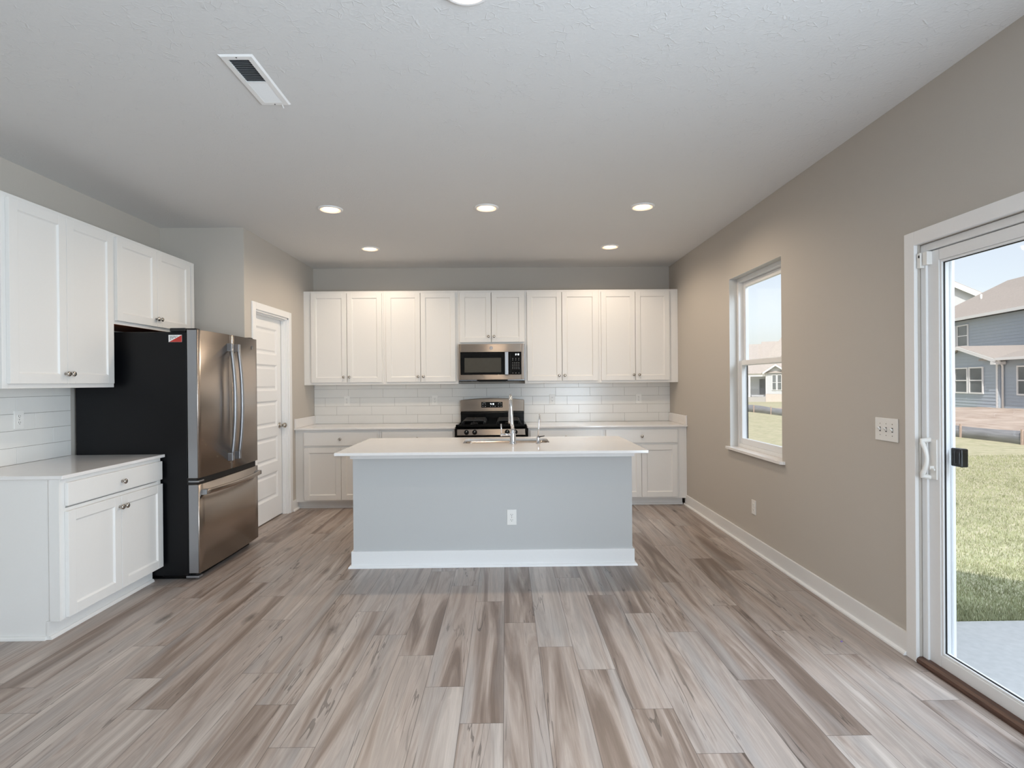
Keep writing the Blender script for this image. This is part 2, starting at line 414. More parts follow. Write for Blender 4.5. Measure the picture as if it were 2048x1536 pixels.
# ------------------------------------------------------------------ window_1 in the right wall
def build_window():
    o = struct('window_1', 'white single-hung window in the right wall', (XR, WY0, WZ0))
    x = XR
    # drywall return lining
    X = Fr((0, 0), (0, 1), (1, 0))          # u = y, n = +x
    fr = MB()
    a, b = WY0+.002, WY1-.002; z0, z1 = WZ0+.004, WZ1-.002; n0, n1 = x+.068, x+.148
    fr.box(X, a, a+.032, n0, n1, z0, z1).box(X, b-.032, b, n0, n1, z0, z1).box(X, a+.032, b-.032, n0, n1, z1-.034, z1).box(X, a+.032, b-.032, n0, n1, z0, z0+.03)
    fr.box(X, a+.032, a+.05, n0+.072, n1-.008, z0+.03, z1-.034).box(X, b-.05, b-.032, n0+.072, n1-.008, z0+.03, z1-.034).box(X, a+.05, b-.05, n0+.072, n1-.008, z1-.05, z1-.034)
    fr.build('window_frame', M_vinyl, o, bevel=.002)
    def sash(nm, n0, n1, za, zb, gl, lab=None):
        s = MB(); sa, sb = a+.034, b-.034; t = .042
        s.box(X, sa, sa+t, n0, n1, za, zb).box(X, sb-t, sb, n0, n1, za, zb).box(X, sa+t, sb-t, n0, n1, za, za+t+.008).box(X, sa+t, sb-t, n0, n1, zb-t, zb)
        s = s.build(nm, M_vinyl, o, bevel=.003)
        MB().box(X, sa+t-.004, sb-t+.004, (n0+n1)/2-.003, (n0+n1)/2+.003, za+t, zb-t+.004).build('pane', M_glass, s)
        return s
    zm = 1.515
    lo = sash('lower_sash', n0+.006, n0+.038, z0+.03, zm+.022, 0)
    sash('upper_sash', n0+.042, n0+.070, zm-.022, z1-.036, 0)
    MB().box(X, a+.10, a+.16, n0+.008, n0+.036, zm+.022, zm+.030).build('latch', M_vinyl, lo)
    MB().box(X, b-.16, b-.10, n0+.008, n0+.036, zm+.022, zm+.030).build('latch', M_vinyl, lo)
    rt = MB(); e_ = .0025
    rt.box(X, WY1-e_, WY1-.0002, x+.0, n0, WZ0+.004, WZ1).box(X, WY0+.0002, WY0+e_, x+.0, n0, WZ0+.004, WZ1).box(X, WY0, WY1, x+.0, n0, WZ1-e_, WZ1-.0002)
    rt.build('window_return', M_return, o)
    # stone sill with clipped corners
    s = MB(); e = .045
    pts = [(n0+.004, WY0+.003), (n0+.004, WY1-.003), (x-.0, WY1-.003), (x-.0, WY1+.045), (x-.018, WY1+.045), (x-.034, WY1+.028), (x-.034, WY0-.024), (x-.018, WY0-.042), (x-.0, WY0-.042), (x-.0, WY0+.003)]
    s.prism([Vector((px, py, WZ0-.018)) for px, py in pts], (0, 0, .022))
    s.build('window_sill', M_quartz, o, bevel=.002)
    return o
build_window()

# ------------------------------------------------------------------ patio sliding door (door_2)
def build_slider():
    X = Fr((0, 0), (0, 1), (1, 0)); x = XR
    c = MB(); t = .018; cw = .066
    c.box(X, SY1, SY1+cw, x-t, x, 0, SZ+cw).box(X, SY0-cw, SY0, x-t, x, 0, SZ+cw).box(X, SY0, SY1, x-t, x, SZ, SZ+cw)
    c.build('trim_1', M_trim, bevel=.002, kind='structure', label='white flat casing around the patio door')
    o = struct('door_2', 'white sliding glass patio door', (x, SY1, 0))
    f = MB(); a, b = SY0+.002, SY1-.002
    for ya, yb in ((b-.034, b), (a, a+.034)):
        f.box(X, ya, yb, x+.012, x+.148, .0, SZ-.002)
    f.box(X, a+.034, b-.034, x+.012, x+.148, SZ-.036, SZ-.002)
    f.box(X, b-.046, b-.034, x+.075, x+.085, .03, SZ-.04).box(X, b-.046, b-.034, x+.125, x+.140, .03, SZ-.04)
    f.box(X, a+.034, b-.034, x+.030, x+.148, -.002, .026).box(X, a+.034, b-.034, x+.07, x+.076, .026, .04)
    f.build('door_frame', M_vinyl, o, bevel=.003)
    def panel(nm, ya, yb, n0, n1):
        s = MB(); t = .072; za, zb = .028, SZ-.04
        s.box(X, ya, ya+t, n0, n1, za, zb).box(X, yb-t, yb, n0, n1, za, zb).box(X, ya+t, yb-t, n0, n1, za, za+.058).box(X, ya+t, yb-t, n0, n1, zb-.052, zb)
        # glazing bead and seal
        s = s.build(nm, M_vinyl, o, bevel=.003)
        g0, g1, h0, h1 = ya+t, yb-t, za+.058, zb-.052
        bd = MB(); w_ = .011; nn = n0-.0
        bd.box(X, g0, g0+w_, nn+.004, n1-.004, h0, h1).box(X, g1-w_, g1, nn+.004, n1-.004, h0, h1).box(X, g0+w_, g1-w_, nn+.004, n1-.004, h0, h0+w_).box(X, g0+w_, g1-w_, nn+.004, n1-.004, h1-w_, h1)
        bd.build('glazing_bead', M_vinyl, s, bevel=.003)
        sl = MB(); q = w_; e = .0035; m0, m1 = n0+.012, n0+.018
        sl.box(X, g0+q, g0+q+e, m0, m1, h0+q, h1-q).box(X, g1-q-e, g1-q, m0, m1, h0+q, h1-q).box(X, g0+q, g1-q, m0, m1, h0+q, h0+q+e).box(X, g0+q, g1-q, m0, m1, h1-q-e, h1-q)
        sl.build('glass_seal', M_seam, s)
        MB().box(X, g0+.004, g1-.004, n0+.018, n0+.024, h0+.004, h1-.004).build('pane', M_glass, s)
        return s
    mid = (SY0+SY1)/2
    p1 = panel('sliding_panel', mid-.04, SY1-.030, x+.022, x+.062)
    panel('fixed_panel', SY0+.030, mid+.04, x+.082, x+.122)
    # D-shaped pull on the lock stile
    yk = SY1-.030-.040; hx = x+.022
    h = MB()
    h.box(X, yk-.018, yk+.016, hx-.006, hx, .893, 1.080)
    pts = []
    for i in range(17):
        t_ = i/16; z = .905+.165*t_; bow = math.sin(math.pi*t_)
        pts.append(Vector((hx-.012-.004-.020*(1-bow*.15), yk+.022-.030*bow+.012, z)))
    h.tube([Vector((hx, yk+.022, .899)), *pts, Vector((hx, yk+.022, 1.076))], [.011]+[.0085+.003*abs(2*i/16-1) for i in range(17)]+[.011], 12)
    hd = h.build('door_handle', M_plast, p1, bevel=.002, label='white curved pull handle')
    MB().box(X, yk-.004, yk+.004, hx-.024, hx-.004, .940, .956).prism([Vector((hx-.022, yk-.004, .948)), Vector((hx-.022, yk-.022, .944)), Vector((hx-.022, yk-.024, .938)), Vector((hx-.022, yk-.004, .942))], (.006, 0, 0)).build('lock_lever', M_plast, hd)
    # outside pull seen through the glass
    MB().box(X, 2.462, 2.523, x+.064, x+.098, .962, 1.046).box(X, 2.470, 2.500, x+.06, x+.10, .972, 1.036).build('outside_pull', M_bglass, p1, bevel=.006, label='dark outside pull seen through the glass')
    # white safety latch at the head
    MB().box(X, 2.606, 2.640-.012, x-.008, x+.013, 1.890, 1.962).build('latch_plate', M_plast, o, bevel=.002)
    MB().box(X, 2.572, 2.600, x-.002, x+.024, 1.900, 1.962).build('latch_catch', M_plast, p1, bevel=.002)
    MB().box(X, 2.610, 2.616, x-.011, x-.008, 1.938, 1.950).build('screw', M_slot, o)
    # oak strip along the sill
    pr = [(x+.030, 0), (x-.016, 0), (x-.020, .010), (x-.016, .022), (x-.004, .030), (x+.030, .030)]
    MB().prism([Vector((px, SY0+.001, pz)) for px, pz in pr], (0, SY1-SY0-.002, 0)).build('trim_2', M_thresh, bevel=.002, kind='structure', label='dark stained oak strip along the patio door sill')
build_slider()

# ------------------------------------------------------------------ pantry door (door_1)
def build_pantry_door():
    c = MB(); t, cw = .016, .065
    c.box(FN, DY0-cw, DY0, 0, t, 0, DZ+cw).box(FN, DY1, DY1+cw, 0, t, 0, DZ+cw).box(FN, DY0, DY1, 0, t, DZ, DZ+cw)
    c.build('trim_3', M_trim, bevel=.003, kind='structure', label='white casing around the pantry door')
    j = MB(); j.box(FN, DY0-.0, DY0+.016, -.11, .002, 0, DZ).box(FN, DY1-.016, DY1, -.11, .002, 0, DZ).box(FN, DY0, DY1, -.11, .002, DZ-.016, DZ)
    j.box(FN, DY0+.016, DY0+.026, -.062, -.030, 0, DZ-.016).box(FN, DY1-.026, DY1-.016, -.062, -.030, 0, DZ-.016).box(FN, DY0+.016, DY1-.016, -.062, -.030, DZ-.028, DZ-.016)
    o = struct('door_1', 'white five-panel pantry door', (XL, DY0, 0))
    j.build('door_jamb', M_trim, o, bevel=.001)
    a, b = DY0+.018, DY1-.018; z0, z1 = .012, DZ-.018; n0, n1 = -.100, -.066
    d = MB(); st = .105
    d.box(FN, a, a+st, n0, n1, z0, z1).box(FN, b-st, b, n0, n1, z0, z1)
    zs = [z0+.20]; ph = (z1-.115-zs[0]-4*.10)/5
    d.box(FN, a+st, b-st, n0, n1, z0, zs[0])
    z = zs[0]
    for k in range(5):
        # sunk panel with sloping sticking and raised field
        ua, ub, za, zb = a+st, b-st, z, z+ph
        lv = [(0, n1), (.018, n1-.012), (.030, n1-.012), (.046, n1-.004)]
        prev = None
        for ins, nn in lv:
            q = [d.bm.verts.new(FN.P(u, nn, zz)) for u, zz in ((ua+ins, za+ins), (ub-ins, za+ins), (ub-ins, zb-ins), (ua+ins, zb-ins))]
            if prev:
                for i in range(4): d.face([prev[i], prev[(i+1) % 4], q[(i+1) % 4], q[i]])
            prev = q
        d.face(prev)
        z += ph
        top = z+.10 if k < 4 else z1
        d.box(FN, ua, ub, n0, n1, z, top); z = top
    leaf = d.build('door_leaf', M_trim, o)
    k = MB(); yk, zk = 5.62+.08, .936
    k.lathe(FN.P(b-.055, n1, zk), (1, 0, 0), [(.032, 0), (.031, .006), (.014, .010), (.011, .030), (.020, .040), (.027, .052), (.026, .064), (.016, .072), (.004, .074)], 24)
    k.build('door_knob', M_nickel, leaf, label='satin nickel round knob')
build_pantry_door()

# ------------------------------------------------------------------ cabinets
def shaker(F, ua, ub, za, zb, n0, t=.020, st=.056, rec=.010):
    d = MB()
    d.box(F, ua, ua+st, n0, n0+t, za, zb).box(F, ub-st, ub, n0, n0+t, za, zb)
    d.box(F, ua+st, ub-st, n0, n0+t, za, za+st).box(F, ua+st, ub-st, n0, n0+t, zb-st, zb)
    lv = [(st-.0005, n0+t-.0015), (st+.005, n0+t-rec+.002), (st+.009, n0+t-rec)]
    prev = None
    for ins, nn in lv:
        q = [d.bm.verts.new(F.P(u, nn, zz)) for u, zz in ((ua+ins, za+ins), (ub-ins, za+ins), (ub-ins, zb-ins), (ua+ins, zb-ins))]
        if prev:
            for i in range(4): d.face([prev[i], prev[(i+1) % 4], q[(i+1) % 4], q[i]])
        prev = q
    d.face(prev)
    return d
def knob(F, u, n, z, parent):
    m = MB(); m.lathe(F.P(u, n, z), F.D(0, 1, 0), [(.009, 0), (.008, .003), (.0055, .006), (.005, .014), (.011, .018), (.0155, .022), (.0155, .026), (.011, .030), (.003, .0315)], 18)
    return m.build('knob', M_nickel, parent)

def cabinet(F, name, label, cat, group, u0, u1, depth, z0, z1, doors=(), drawers=(), fillers=(), toe=None, wood_bottom=False, end_toe=None):
    o = thing(name, label, cat, F.P((u0+u1)/2, depth/2, z0 if toe is None else 0), group)
    b = MB()
    zz0 = z0+.018 if wood_bottom else z0
    b.box(F, u0+.0005, u1-.0005, .001, depth-.019, zz0, z1)
    if toe is not None: b.box(F, u0+.0005, u1-.0005, .001, depth-.075, 0, z0)
    b.build('body', M_white, o)
    f = MB(); w_ = .038
    f.box(F, u0+.0005, u0+w_, depth-.019, depth, z0, z1).box(F, u1-w_, u1-.0005, depth-.019, depth, z0, z1)
    f.box(F, u0+w_, u1-w_, depth-.019, depth, z0, z0+.03).box(F, u0+w_, u1-w_, depth-.019, depth, z1-.03, z1)
    if drawers: f.box(F, u0+w_, u1-w_, depth-.019, depth, .665, .70)
    f.build('face_frame', M_white, o, bevel=.001)
    for (ua, ub, za, zb, ku, kz) in doors:
        d = shaker(F, ua, ub, za, zb, depth+.001).build('door', M_white, o, bevel=.0015)
        knob(F, ku, depth+.021, kz, d)
    for (ua, ub, za, zb, ku, kz) in drawers:
        d = MB().box(F, ua, ub, depth+.001, depth+.021, za, zb).build('drawer', M_white, o, bevel=.003)
        knob(F, ku, depth+.021, kz, d)
    for (ua, ub) in fillers:
        MB().box(F, ua, ub, .001, depth-.001, z0, z1).build('filler', M_white, o)
    if toe is not None:
        m = MB(); n = depth-.075
        m.box(F, toe[0], toe[1], n, n+.012, 0, z0-.001)
        m.prism([F.P(toe[0], n+.012, 0), F.P(toe[0], n+.028, 0), F.P(toe[0], n+.026, .010), F.P(toe[0], n+.020, .017), F.P(toe[0], n+.012, .019)], F.D(toe[1]-toe[0], 0, 0))
        m.build('toe_kick', M_white, o)
    if wood_bottom:
        MB().box(F, u0+.012, u1-.012, .002, depth-.003, z0-.0015, z0+.018).build('underside', M_raw, o, label='unfinished reddish brown underside')
    return o

def X_(px): return -2.287+(px-609)*.0057137
UZ0, UZ1 = 1.349, 2.416
dz0, dz1, kz = UZ0+.028, UZ1-.026, 1.437
GU = 'upper cabinets along the back wall'
cabinet(FB, 'upper_cabinet', 'white two-door upper cabinet at the left end of the back wall, beside the pantry wall', 'cabinet', GU, -2.213, -1.389, .33, UZ0, UZ1,
        doors=[(X_(623), X_(693.6), dz0, dz1, X_(688), kz), (X_(694.6), X_(763.5), dz0, dz1, X_(699.5), kz)], fillers=[(XL+.001, -2.213)])
cabinet(FB, 'upper_cabinet', 'white two-door upper cabinet just left of the microwave', 'cabinet', GU, -1.389, -.537, .33, UZ0, UZ1,
        doors=[(X_(771.7), X_(839.8), dz0, dz1, X_(835.5), kz), (X_(840.6), X_(909.7), dz0, dz1, X_(846), kz)])
cabinet(FB, 'upper_cabinet', 'short white two-door upper cabinet above the microwave', 'cabinet', GU, -.537, .221, .33, 1.800, UZ1,
        doors=[(X_(918.5), X_(980.9), 1.822, dz1, X_(976), 1.887), (X_(982.0), X_(1046.8), 1.822, dz1, X_(987), 1.887)])
cabinet(FB, 'upper_cabinet', 'white two-door upper cabinet just right of the microwave', 'cabinet', GU, .221, 1.0715, .33, UZ0, UZ1,
        doors=[(X_(1052.7), X_(1121.9), dz0, dz1, X_(1116.5), kz), (X_(1122.8), X_(1193.8), dz0, dz1, X_(1127.5), kz)])
cabinet(FB, 'upper_cabinet', 'white two-door upper cabinet at the right end of the back wall, beside the window wall', 'cabinet', GU, 1.0715, 1.898, .33, UZ0, UZ1,
        doors=[(X_(1201), X_(1269.0), dz0, dz1, X_(1265.5), kz), (X_(1269.8), X_(1338), dz0, dz1, X_(1276.5), kz)], fillers=[(1.898, XR-.001)])
GL = 'upper cabinets on the left wall'
cabinet(FL, 'upper_cabinet', 'tall white two-door upper cabinet on the left wall above the short counter', 'cabinet', GL, 2.985, 3.83, .335, 1.352, 2.412,
        doors=[(3.012, 3.402, 1.378, 2.388, 3.385, 1.437), (3.405, 3.806, 1.378, 2.388, 3.425, 1.437)])
cabinet(FL, 'upper_cabinet', 'short white two-door upper cabinet above the refrigerator', 'cabinet', GL, 3.831, 4.822, .335, 1.788, 2.412,
        doors=[(3.842, 4.279, 1.812, 2.388, 4.262, 1.870), (4.282, 4.725, 1.812, 2.388, 4.305, 1.870)], wood_bottom=True)
# base cabinets on the back wall
GB = 'base cabinets along the back wall'
BD, BZ0, CZ, CT = .612, .078, .883, .020
BZ1 = CZ-CT-.001
def bx(px): return -2.287+.0135+(px-593)*.005435 - .005
rd = (.690, .834); dd = (.098, .668)
cabinet(FB, 'base_cabinet', 'white base cabinet in the back left corner by the pantry wall, one drawer over doors', 'cabinet', GB, -2.215, -1.385, BD, BZ0, BZ1,
        doors=[(-2.197, -1.797, *dd, -1.815, .60), (-1.794, -1.402, *dd, -1.776, .60)], drawers=[(-2.197, -1.402, *rd, -1.80, .763)], fillers=[(XL+.001, -2.215)], toe=(XL+.001, -1.385))
cabinet(FB, 'base_cabinet', 'white base cabinet immediately left of the gas range', 'cabinet', GB, -1.385, -.560, BD, BZ0, BZ1,
        doors=[(-1.350, -.965, *dd, -.983, .60), (-.962, -.580, *dd, -.944, .60)], drawers=[(-1.350, -.580, *rd, -.965, .763)], toe=(-1.385, -.560))
cabinet(FB, 'base_cabinet', 'white base cabinet immediately right of the gas range', 'cabinet', GB, .242, 1.072, BD, BZ0, BZ1,
        doors=[(.262, .655, *dd, .637, .60), (.658, 1.045, *dd, .676, .60)], drawers=[(.262, 1.045, *rd, .65, .763)], toe=(.242, 1.072))
cabinet(FB, 'base_cabinet', 'white base cabinet in the back right corner by the window wall, one drawer over doors', 'cabinet', GB, 1.072, 1.895, BD, BZ0, BZ1,
        doors=[(1.090, 1.478, *dd, 1.460, .60), (1.481, 1.872, *dd, 1.499, .60)], drawers=[(1.090, 1.872, *rd, 1.482, .763)], fillers=[(1.895, XR-.001)], toe=(1.072, XR-.033))
# raw end strips beside the range
# left base cabinet
lb = cabinet(FL, 'base_cabinet', 'white base cabinet on the left wall beside the refrigerator, one drawer over two doors', 'cabinet', None, 3.0, 3.868, .622, .100, BZ1,
        doors=[(3.030, 3.445, .108, .682, 3.428, .617), (3.449, 3.858, .108, .682, 3.470, .617)], drawers=[(3.030, 3.858, .712, .838, 3.452, .771)], toe=(2.996, 3.868))
m = MB(); m.prism([Vector((XW+.002, 2.9995, 0)), Vector((XW+.002, 2.984, 0)), Vector((XW+.002, 2.985, .012)), Vector((XW+.002, 2.992, .018)), Vector((XW+.002, 2.9995, .019))], (.545, 0, 0))
m.build('shoe_moulding', M_white, lb)
MB().box(W, XW+.622-.055, XW+.622, 2.9935, 3.0, .100, BZ1).build('end_stile', M_white, lb)

# ------------------------------------------------------------------ countertops
def counter(name, label, boxes, splash=None, loc=None):
    o = thing(name, label, 'countertop', loc)
    m = MB()
    for b in boxes: m.box(*b)
    m.build('slab', M_quartz, o, bevel=.003)
    if splash: MB().box(*splash).build('side_splash', M_quartz, o, bevel=.002)
    return o
counter('countertop', 'white quartz countertop on the back wall left of the gas range', [(FB, XL+.001, -.551, .001, .648, CZ-CT, CZ)], (FB, XL+.001, XL+.019, .011, .640, CZ+.0005, CZ+.102), (-1.42, D-.32, CZ))
counter('countertop', 'white quartz countertop on the back wall right of the gas range', [(FB, .231, XR-.001, .001, .648, CZ-CT, CZ)], (FB, XR-.019, XR-.001, .011, .640, CZ+.0005, CZ+.102), (1.1, D-.32, CZ))
counter('countertop', 'short white quartz countertop on the left wall beside the refrigerator', [(FL, 2.982, 3.876, .001, .650, CZ-CT, CZ)], None, (XW+.32, 3.43, CZ))

# ------------------------------------------------------------------ tile backsplash
def tiles(name, label, F, u0, u1, z0, ztop, anchor, loc):
    """running bond in thirds; anchor(row) gives one vertical joint"""
    o = thing(name, label, 'backsplash', loc)
    MB().box(F, u0, u1, .0005, .0065, z0, ztop).build('grout', M_grout, o)
    m = MB(); tw, th, g = .4145, .1035, .0010
    row = 0; z = z0
    while z < ztop-.004:
        zb = min(z+th, ztop); a = anchor(row); u = a-tw*math.ceil((a-u0)/tw)
        while u < u1:
            ua, ub = max(u+g, u0), min(u+tw-g, u1)
            if ub-ua > .006: m.box(F, ua, ub, .002, .009, z+g, zb-(g if zb < ztop else 0))
            u += tw
        z += th; row += 1
    m.build('tile_field', M_tile, o, bevel=.0012)
    return o
tiles('tile_backsplash', 'white stacked-offset tile backsplash across the back wall behind the range', FB, XL+.002, XR-.002, CZ+.0005, 1.3485, lambda r: -1.887-.1383*(r % 3), (0, D, CZ))
tiles('tile_backsplash', 'white tile backsplash on the left wall above the short counter', FL, 2.99, 3.868, CZ+.0005, 1.3515, lambda r: 3.4415-.1383*(r % 3), (XW, 3.43, CZ))

# ------------------------------------------------------------------ island
def rounded_rect(x0, x1, y0, y1, r, n=5):
    pts = []
    for cx, cy, t in ((x1-r, y0+r, -90), (x1-r, y1-r, 0), (x0+r, y1-r, 90), (x0+r, y0+r, 180)):
        for i in range(n+1):
            a = math.radians(t+90*i/n); pts.append((cx+r*math.cos(a), cy+r*math.sin(a)))
    return pts
def build_island():
    x0, x1, y0, y1 = -1.138, .934, YI, 4.80
    o = thing('kitchen_island', 'kitchen island with a plain grey front panel and white baseboard', 'kitchen island', ((x0+x1)/2, (y0+y1)/2, 0))
    p = MB(); zt = CZ-.045
    p.box(W, x0, x1, y0, y0+.10, 0, BZ1).box(W, x0, x0+.02, y0+.1, y1, 0, BZ1).box(W, x1-.02, x1, y0+.1, y1, 0, BZ1).box(W, x0+.02, x1-.02, y1-.02, y1, .09, BZ1).box(W, x0+.02, x1-.02, y0+.1, y1-.07, 0, .09)
    p.build('panel', M_island, o)
    b = MB(); t = .014; h = .121
    b.box(W, x0-t, x1+t, y0-t, y0, 0, h).box(W, x0-t, x0, y0, y1, 0, h).box(W, x1, x1+t, y0, y1, 0, h)
    b.build('baseboard', M_trim, o, bevel=.002)
    s = MB()
    for k in range(1):
        pr = [(t, 0), (t+.019, 0), (t+.017, .010), (t+.010, .017), (t, .019)]
        # mitred shoe moulding on three sides
        def loop(d, z): return [Vector((x0-d, y1, z)), Vector((x0-d, y0-d, z)), Vector((x1+d, y0-d, z)), Vector((x1+d, y1, z))]
        rows = [[s.bm.verts.new(v) for v in loop(d, z)] for d, z in pr]
        for i in range(len(rows)):
            A, B = rows[i], rows[(i+1) % len(rows)]
            for j in range(3): s.face([A[j], A[j+1], B[j+1], B[j]])
        s.face([r[0] for r in rows]); s.face([r[3] for r in rows][::-1])
    s.build('shoe_moulding', M_trim, o)
    c = MB(); t2 = .016
    c.box(W, x0-t2, x1+t2, y0-t2, y0, .806, BZ1).box(W, x0-t2, x0, y0, y1, .806, BZ1).box(W, x1, x1+t2, y0, y1, .806, BZ1)
    c.build('top_trim', M_trim, o, bevel=.002)
    return o
build_island()
SX0, SX1, SYA, SYB = -.345, .345, 4.372, 4.722
def build_island_top():
    o = thing('island_countertop', 'large white quartz countertop on the island with a sink cut-out', 'countertop', (-.1, 4.35, CZ))
    outer = [(-1.191, 3.834), (.990, 3.834), (.990, 4.864), (-1.191, 4.864)]
    inner = rounded_rect(SX0, SX1, SYA, SYB, .05)
    bm = bmesh.new()
    def loop(pts, z): return [bm.verts.new((x, y, z)) for x, y in pts]
    to, ti, bo, bi = loop(outer, CZ), loop(inner, CZ), loop(outer, CZ-CT), loop(inner, CZ-CT)
    def edges(L): return [bm.edges.new((L[i], L[(i+1) % len(L)])) for i in range(len(L))]
    e = edges(to)+edges(ti); bmesh.ops.triangle_fill(bm, use_beauty=True, edges=e)
    e = edges(bo)+edges(bi); bmesh.ops.triangle_fill(bm, use_beauty=True, edges=e)
    for A, B in ((to, bo), (ti, bi)):
        for i in range(len(A)):
            j = (i+1) % len(A); bm.faces.new([A[i], A[j], B[j], B[i]])
    mb = MB(); mb.bm.free(); mb.bm = bm
    mb.build('slab', M_quartz, o, bevel=.002)
build_island_top()
def build_sink():
    o = thing('sink', 'stainless steel undermount sink set in the island countertop', 'sink', (0, 4.55, CZ-.22))
    m = MB(); n = 0
    rows = []
    for ins, z in ((-.012, CZ-CT-.001), (.004, CZ-CT-.001), (.006, CZ-CT-.012), (.016, CZ-.19), (.035, CZ-.212)):
        rows.append([m.bm.verts.new((x, y, z)) for x, y in rounded_rect(SX0+ins, SX1-ins, SYA+ins, SYB-ins, .05)])
    for A, B in zip(rows, rows[1:]):
        for i in range(len(A)):
            j = (i+1) % len(A); m.face([A[i], A[j], B[j], B[i]], True)
    m.face(rows[-1])
    m.build('bowl', M_steelh, o)
    MB().lathe((0, 4.60, CZ-.2115), (0, 0, 1), [(.055, 0), (.053, .003), (.040, .0025), (.036, .001)], 24).build('drain', M_chrome, o)
build_sink()
def build_faucet():
    bx_, by = .052, 4.310
    o = thing('kitchen_faucet', 'tall chrome gooseneck kitchen faucet on the island beside the sink', 'faucet', (bx_, by, CZ))
    m = MB()
    m.lathe((bx_, by, CZ+.0005), (0, 0, 1), [(.030, 0), (.030, .004), (.026, .010), (.0235, .030), (.0225, .075), (.019, .090), (.0155, .105), (.0145, .12)], 24)
    m.build('body', M_chrome, o)
    g = MB(); top = 1.270-.10
    lean = Vector((-.03, .0, 0))
    pts = [Vector((bx_, by, CZ+.11))+lean*0, Vector((bx_-.006, by, 1.04)), Vector((bx_-.012, by, top))]
    pts += [Vector((bx_-.012-.004*i/14, by+.092-.092*math.cos(math.pi*i/14), top+.088*math.sin(math.pi*i/14))) for i in range(1, 15)]
    pts += [Vector((bx_-.016, by+.186, top-.03))]
    g.tube(pts, [.0145, .0135, .0125]+[.0120]*15, 16)
    g.build('neck', M_chrome, o)
    h = MB(); e = Vector((bx_-.017, by+.186, top-.028))
    h.lathe(e, (-.005, .02, -1), [(.0125, 0), (.0145, .006), (.0150, .03), (.0165, .09), (.0165, .112), (.012, .116)], 20)
    h.build('spray_head', M_chrome, o)
    l = MB()
    l.tube([(bx_-.015, by, .955), (bx_-.085, by-.004, .955)], .0105, 14)
    l.sphere((bx_-.088, by-.004, .955), .0125, 14)
    l.tube([(bx_-.088, by-.004, .955), (bx_-.089, by-.012, .99), (bx_-.090, by-.020, 1.040)], [.0075, .006, .0055], 12)
    l.build('lever', M_chrome, o)
build_faucet()
def build_filter_faucet():
    x, y = .250, 4.318
    o = thing('filter_faucet', 'small slim chrome drinking water faucet at the right end of the sink', 'faucet', (x, y, CZ))
    MB().lathe((x, y, CZ+.0005), (0, 0, 1), [(.020, 0), (.020, .003), (.0135, .006), (.0125, .040), (.0135, .046), (.009, .054)], 20).build('body', M_chrome, o)
    pts = [Vector((x, y, CZ+.05)), Vector((x+.004, y+.002, 1.00)), Vector((x+.010, y+.004, 1.065))]
    pts += [Vector((x+.010+.012*i/10, y+.004+.05-.05*math.cos(math.pi*i/10), 1.065+.042*math.sin(math.pi*i/10))) for i in range(1, 11)]
    pts += [Vector((x+.023, y+.104, 1.045))]
    MB().tube(pts, .0055, 12).build('neck', M_chrome, o)
    MB().tube([(x-.004, y, CZ+.050), (x+.030, y-.006, CZ+.056), (x+.050, y-.008, CZ+.060)], [.006, .004, .0035], 10).build('lever', M_seam, o, label='dark thin lever')
build_filter_faucet()

# ------------------------------------------------------------------ logos, digits
def round_logo(F, u, n, z, r, parent):
    d = MB().lathe(F.P(u, n, z), F.D(0, 1, 0), [(r, 0), (r, .0012), (r*.96, .0016)], 28).build('logo', M_steelp, parent, label='round brand emblem')
    m = MB(); nn = n+.0016; pt = lambda a, q: F.P(u+q*math.cos(a), nn, z+q*math.sin(a))
    m.tube([pt(2*math.pi*i/24, r*.86) for i in range(24)], r*.055, 6, closed=True)
    for s_ in (-1, 1):
        m.tube([F.P(u+r*(s_*.30+.22*math.cos(t)), nn, z+r*(.1+.34*math.sin(t)*1.0)) for t in [0.5+i*.45 for i in range(12)]], r*.05, 6)
    for k in range(4):
        a = math.pi/4+k*math.pi/2
        m.tube([pt(a-.35, r*.70), pt(a, r*.62), pt(a+.35, r*.72)], r*.05, 6)
    m.build('script', M_slot, d)
SEG = {'0': 'abcdef', '1': 'bc', '2': 'abged', '3': 'abgcd', '4': 'fgbc', '5': 'afgcd', '6': 'afgedc', '7': 'abc', '8': 'abcdefg', '9': 'abcdfg'}
def digits(F, text, u, n, z, h, parent):
    m = MB(); w_ = h*.52; t = h*.15; x = u
    for ch in text:
        if ch == ':':
            for q in (.3, .7): m.box(F, x, x+t, n, n+.0008, z+h*q-t/2, z+h*q+t/2)
            x += t*2.2; continue
        R = {'a': (0, w_, h-t, h), 'd': (0, w_, 0, t), 'g': (0, w_, h/2-t/2, h/2+t/2), 'f': (0, t, h/2, h), 'b': (w_-t, w_, h/2, h), 'e': (0, t, 0, h/2), 'c': (w_-t, w_, 0, h/2)}
        for s_ in SEG[ch]: a, b, c, d = R[s_]; m.box(F, x+a, x+b, n, n+.0008, z+c, z+d)
        x += w_*1.35
    return m.build('clock_digits', M_digit, parent)

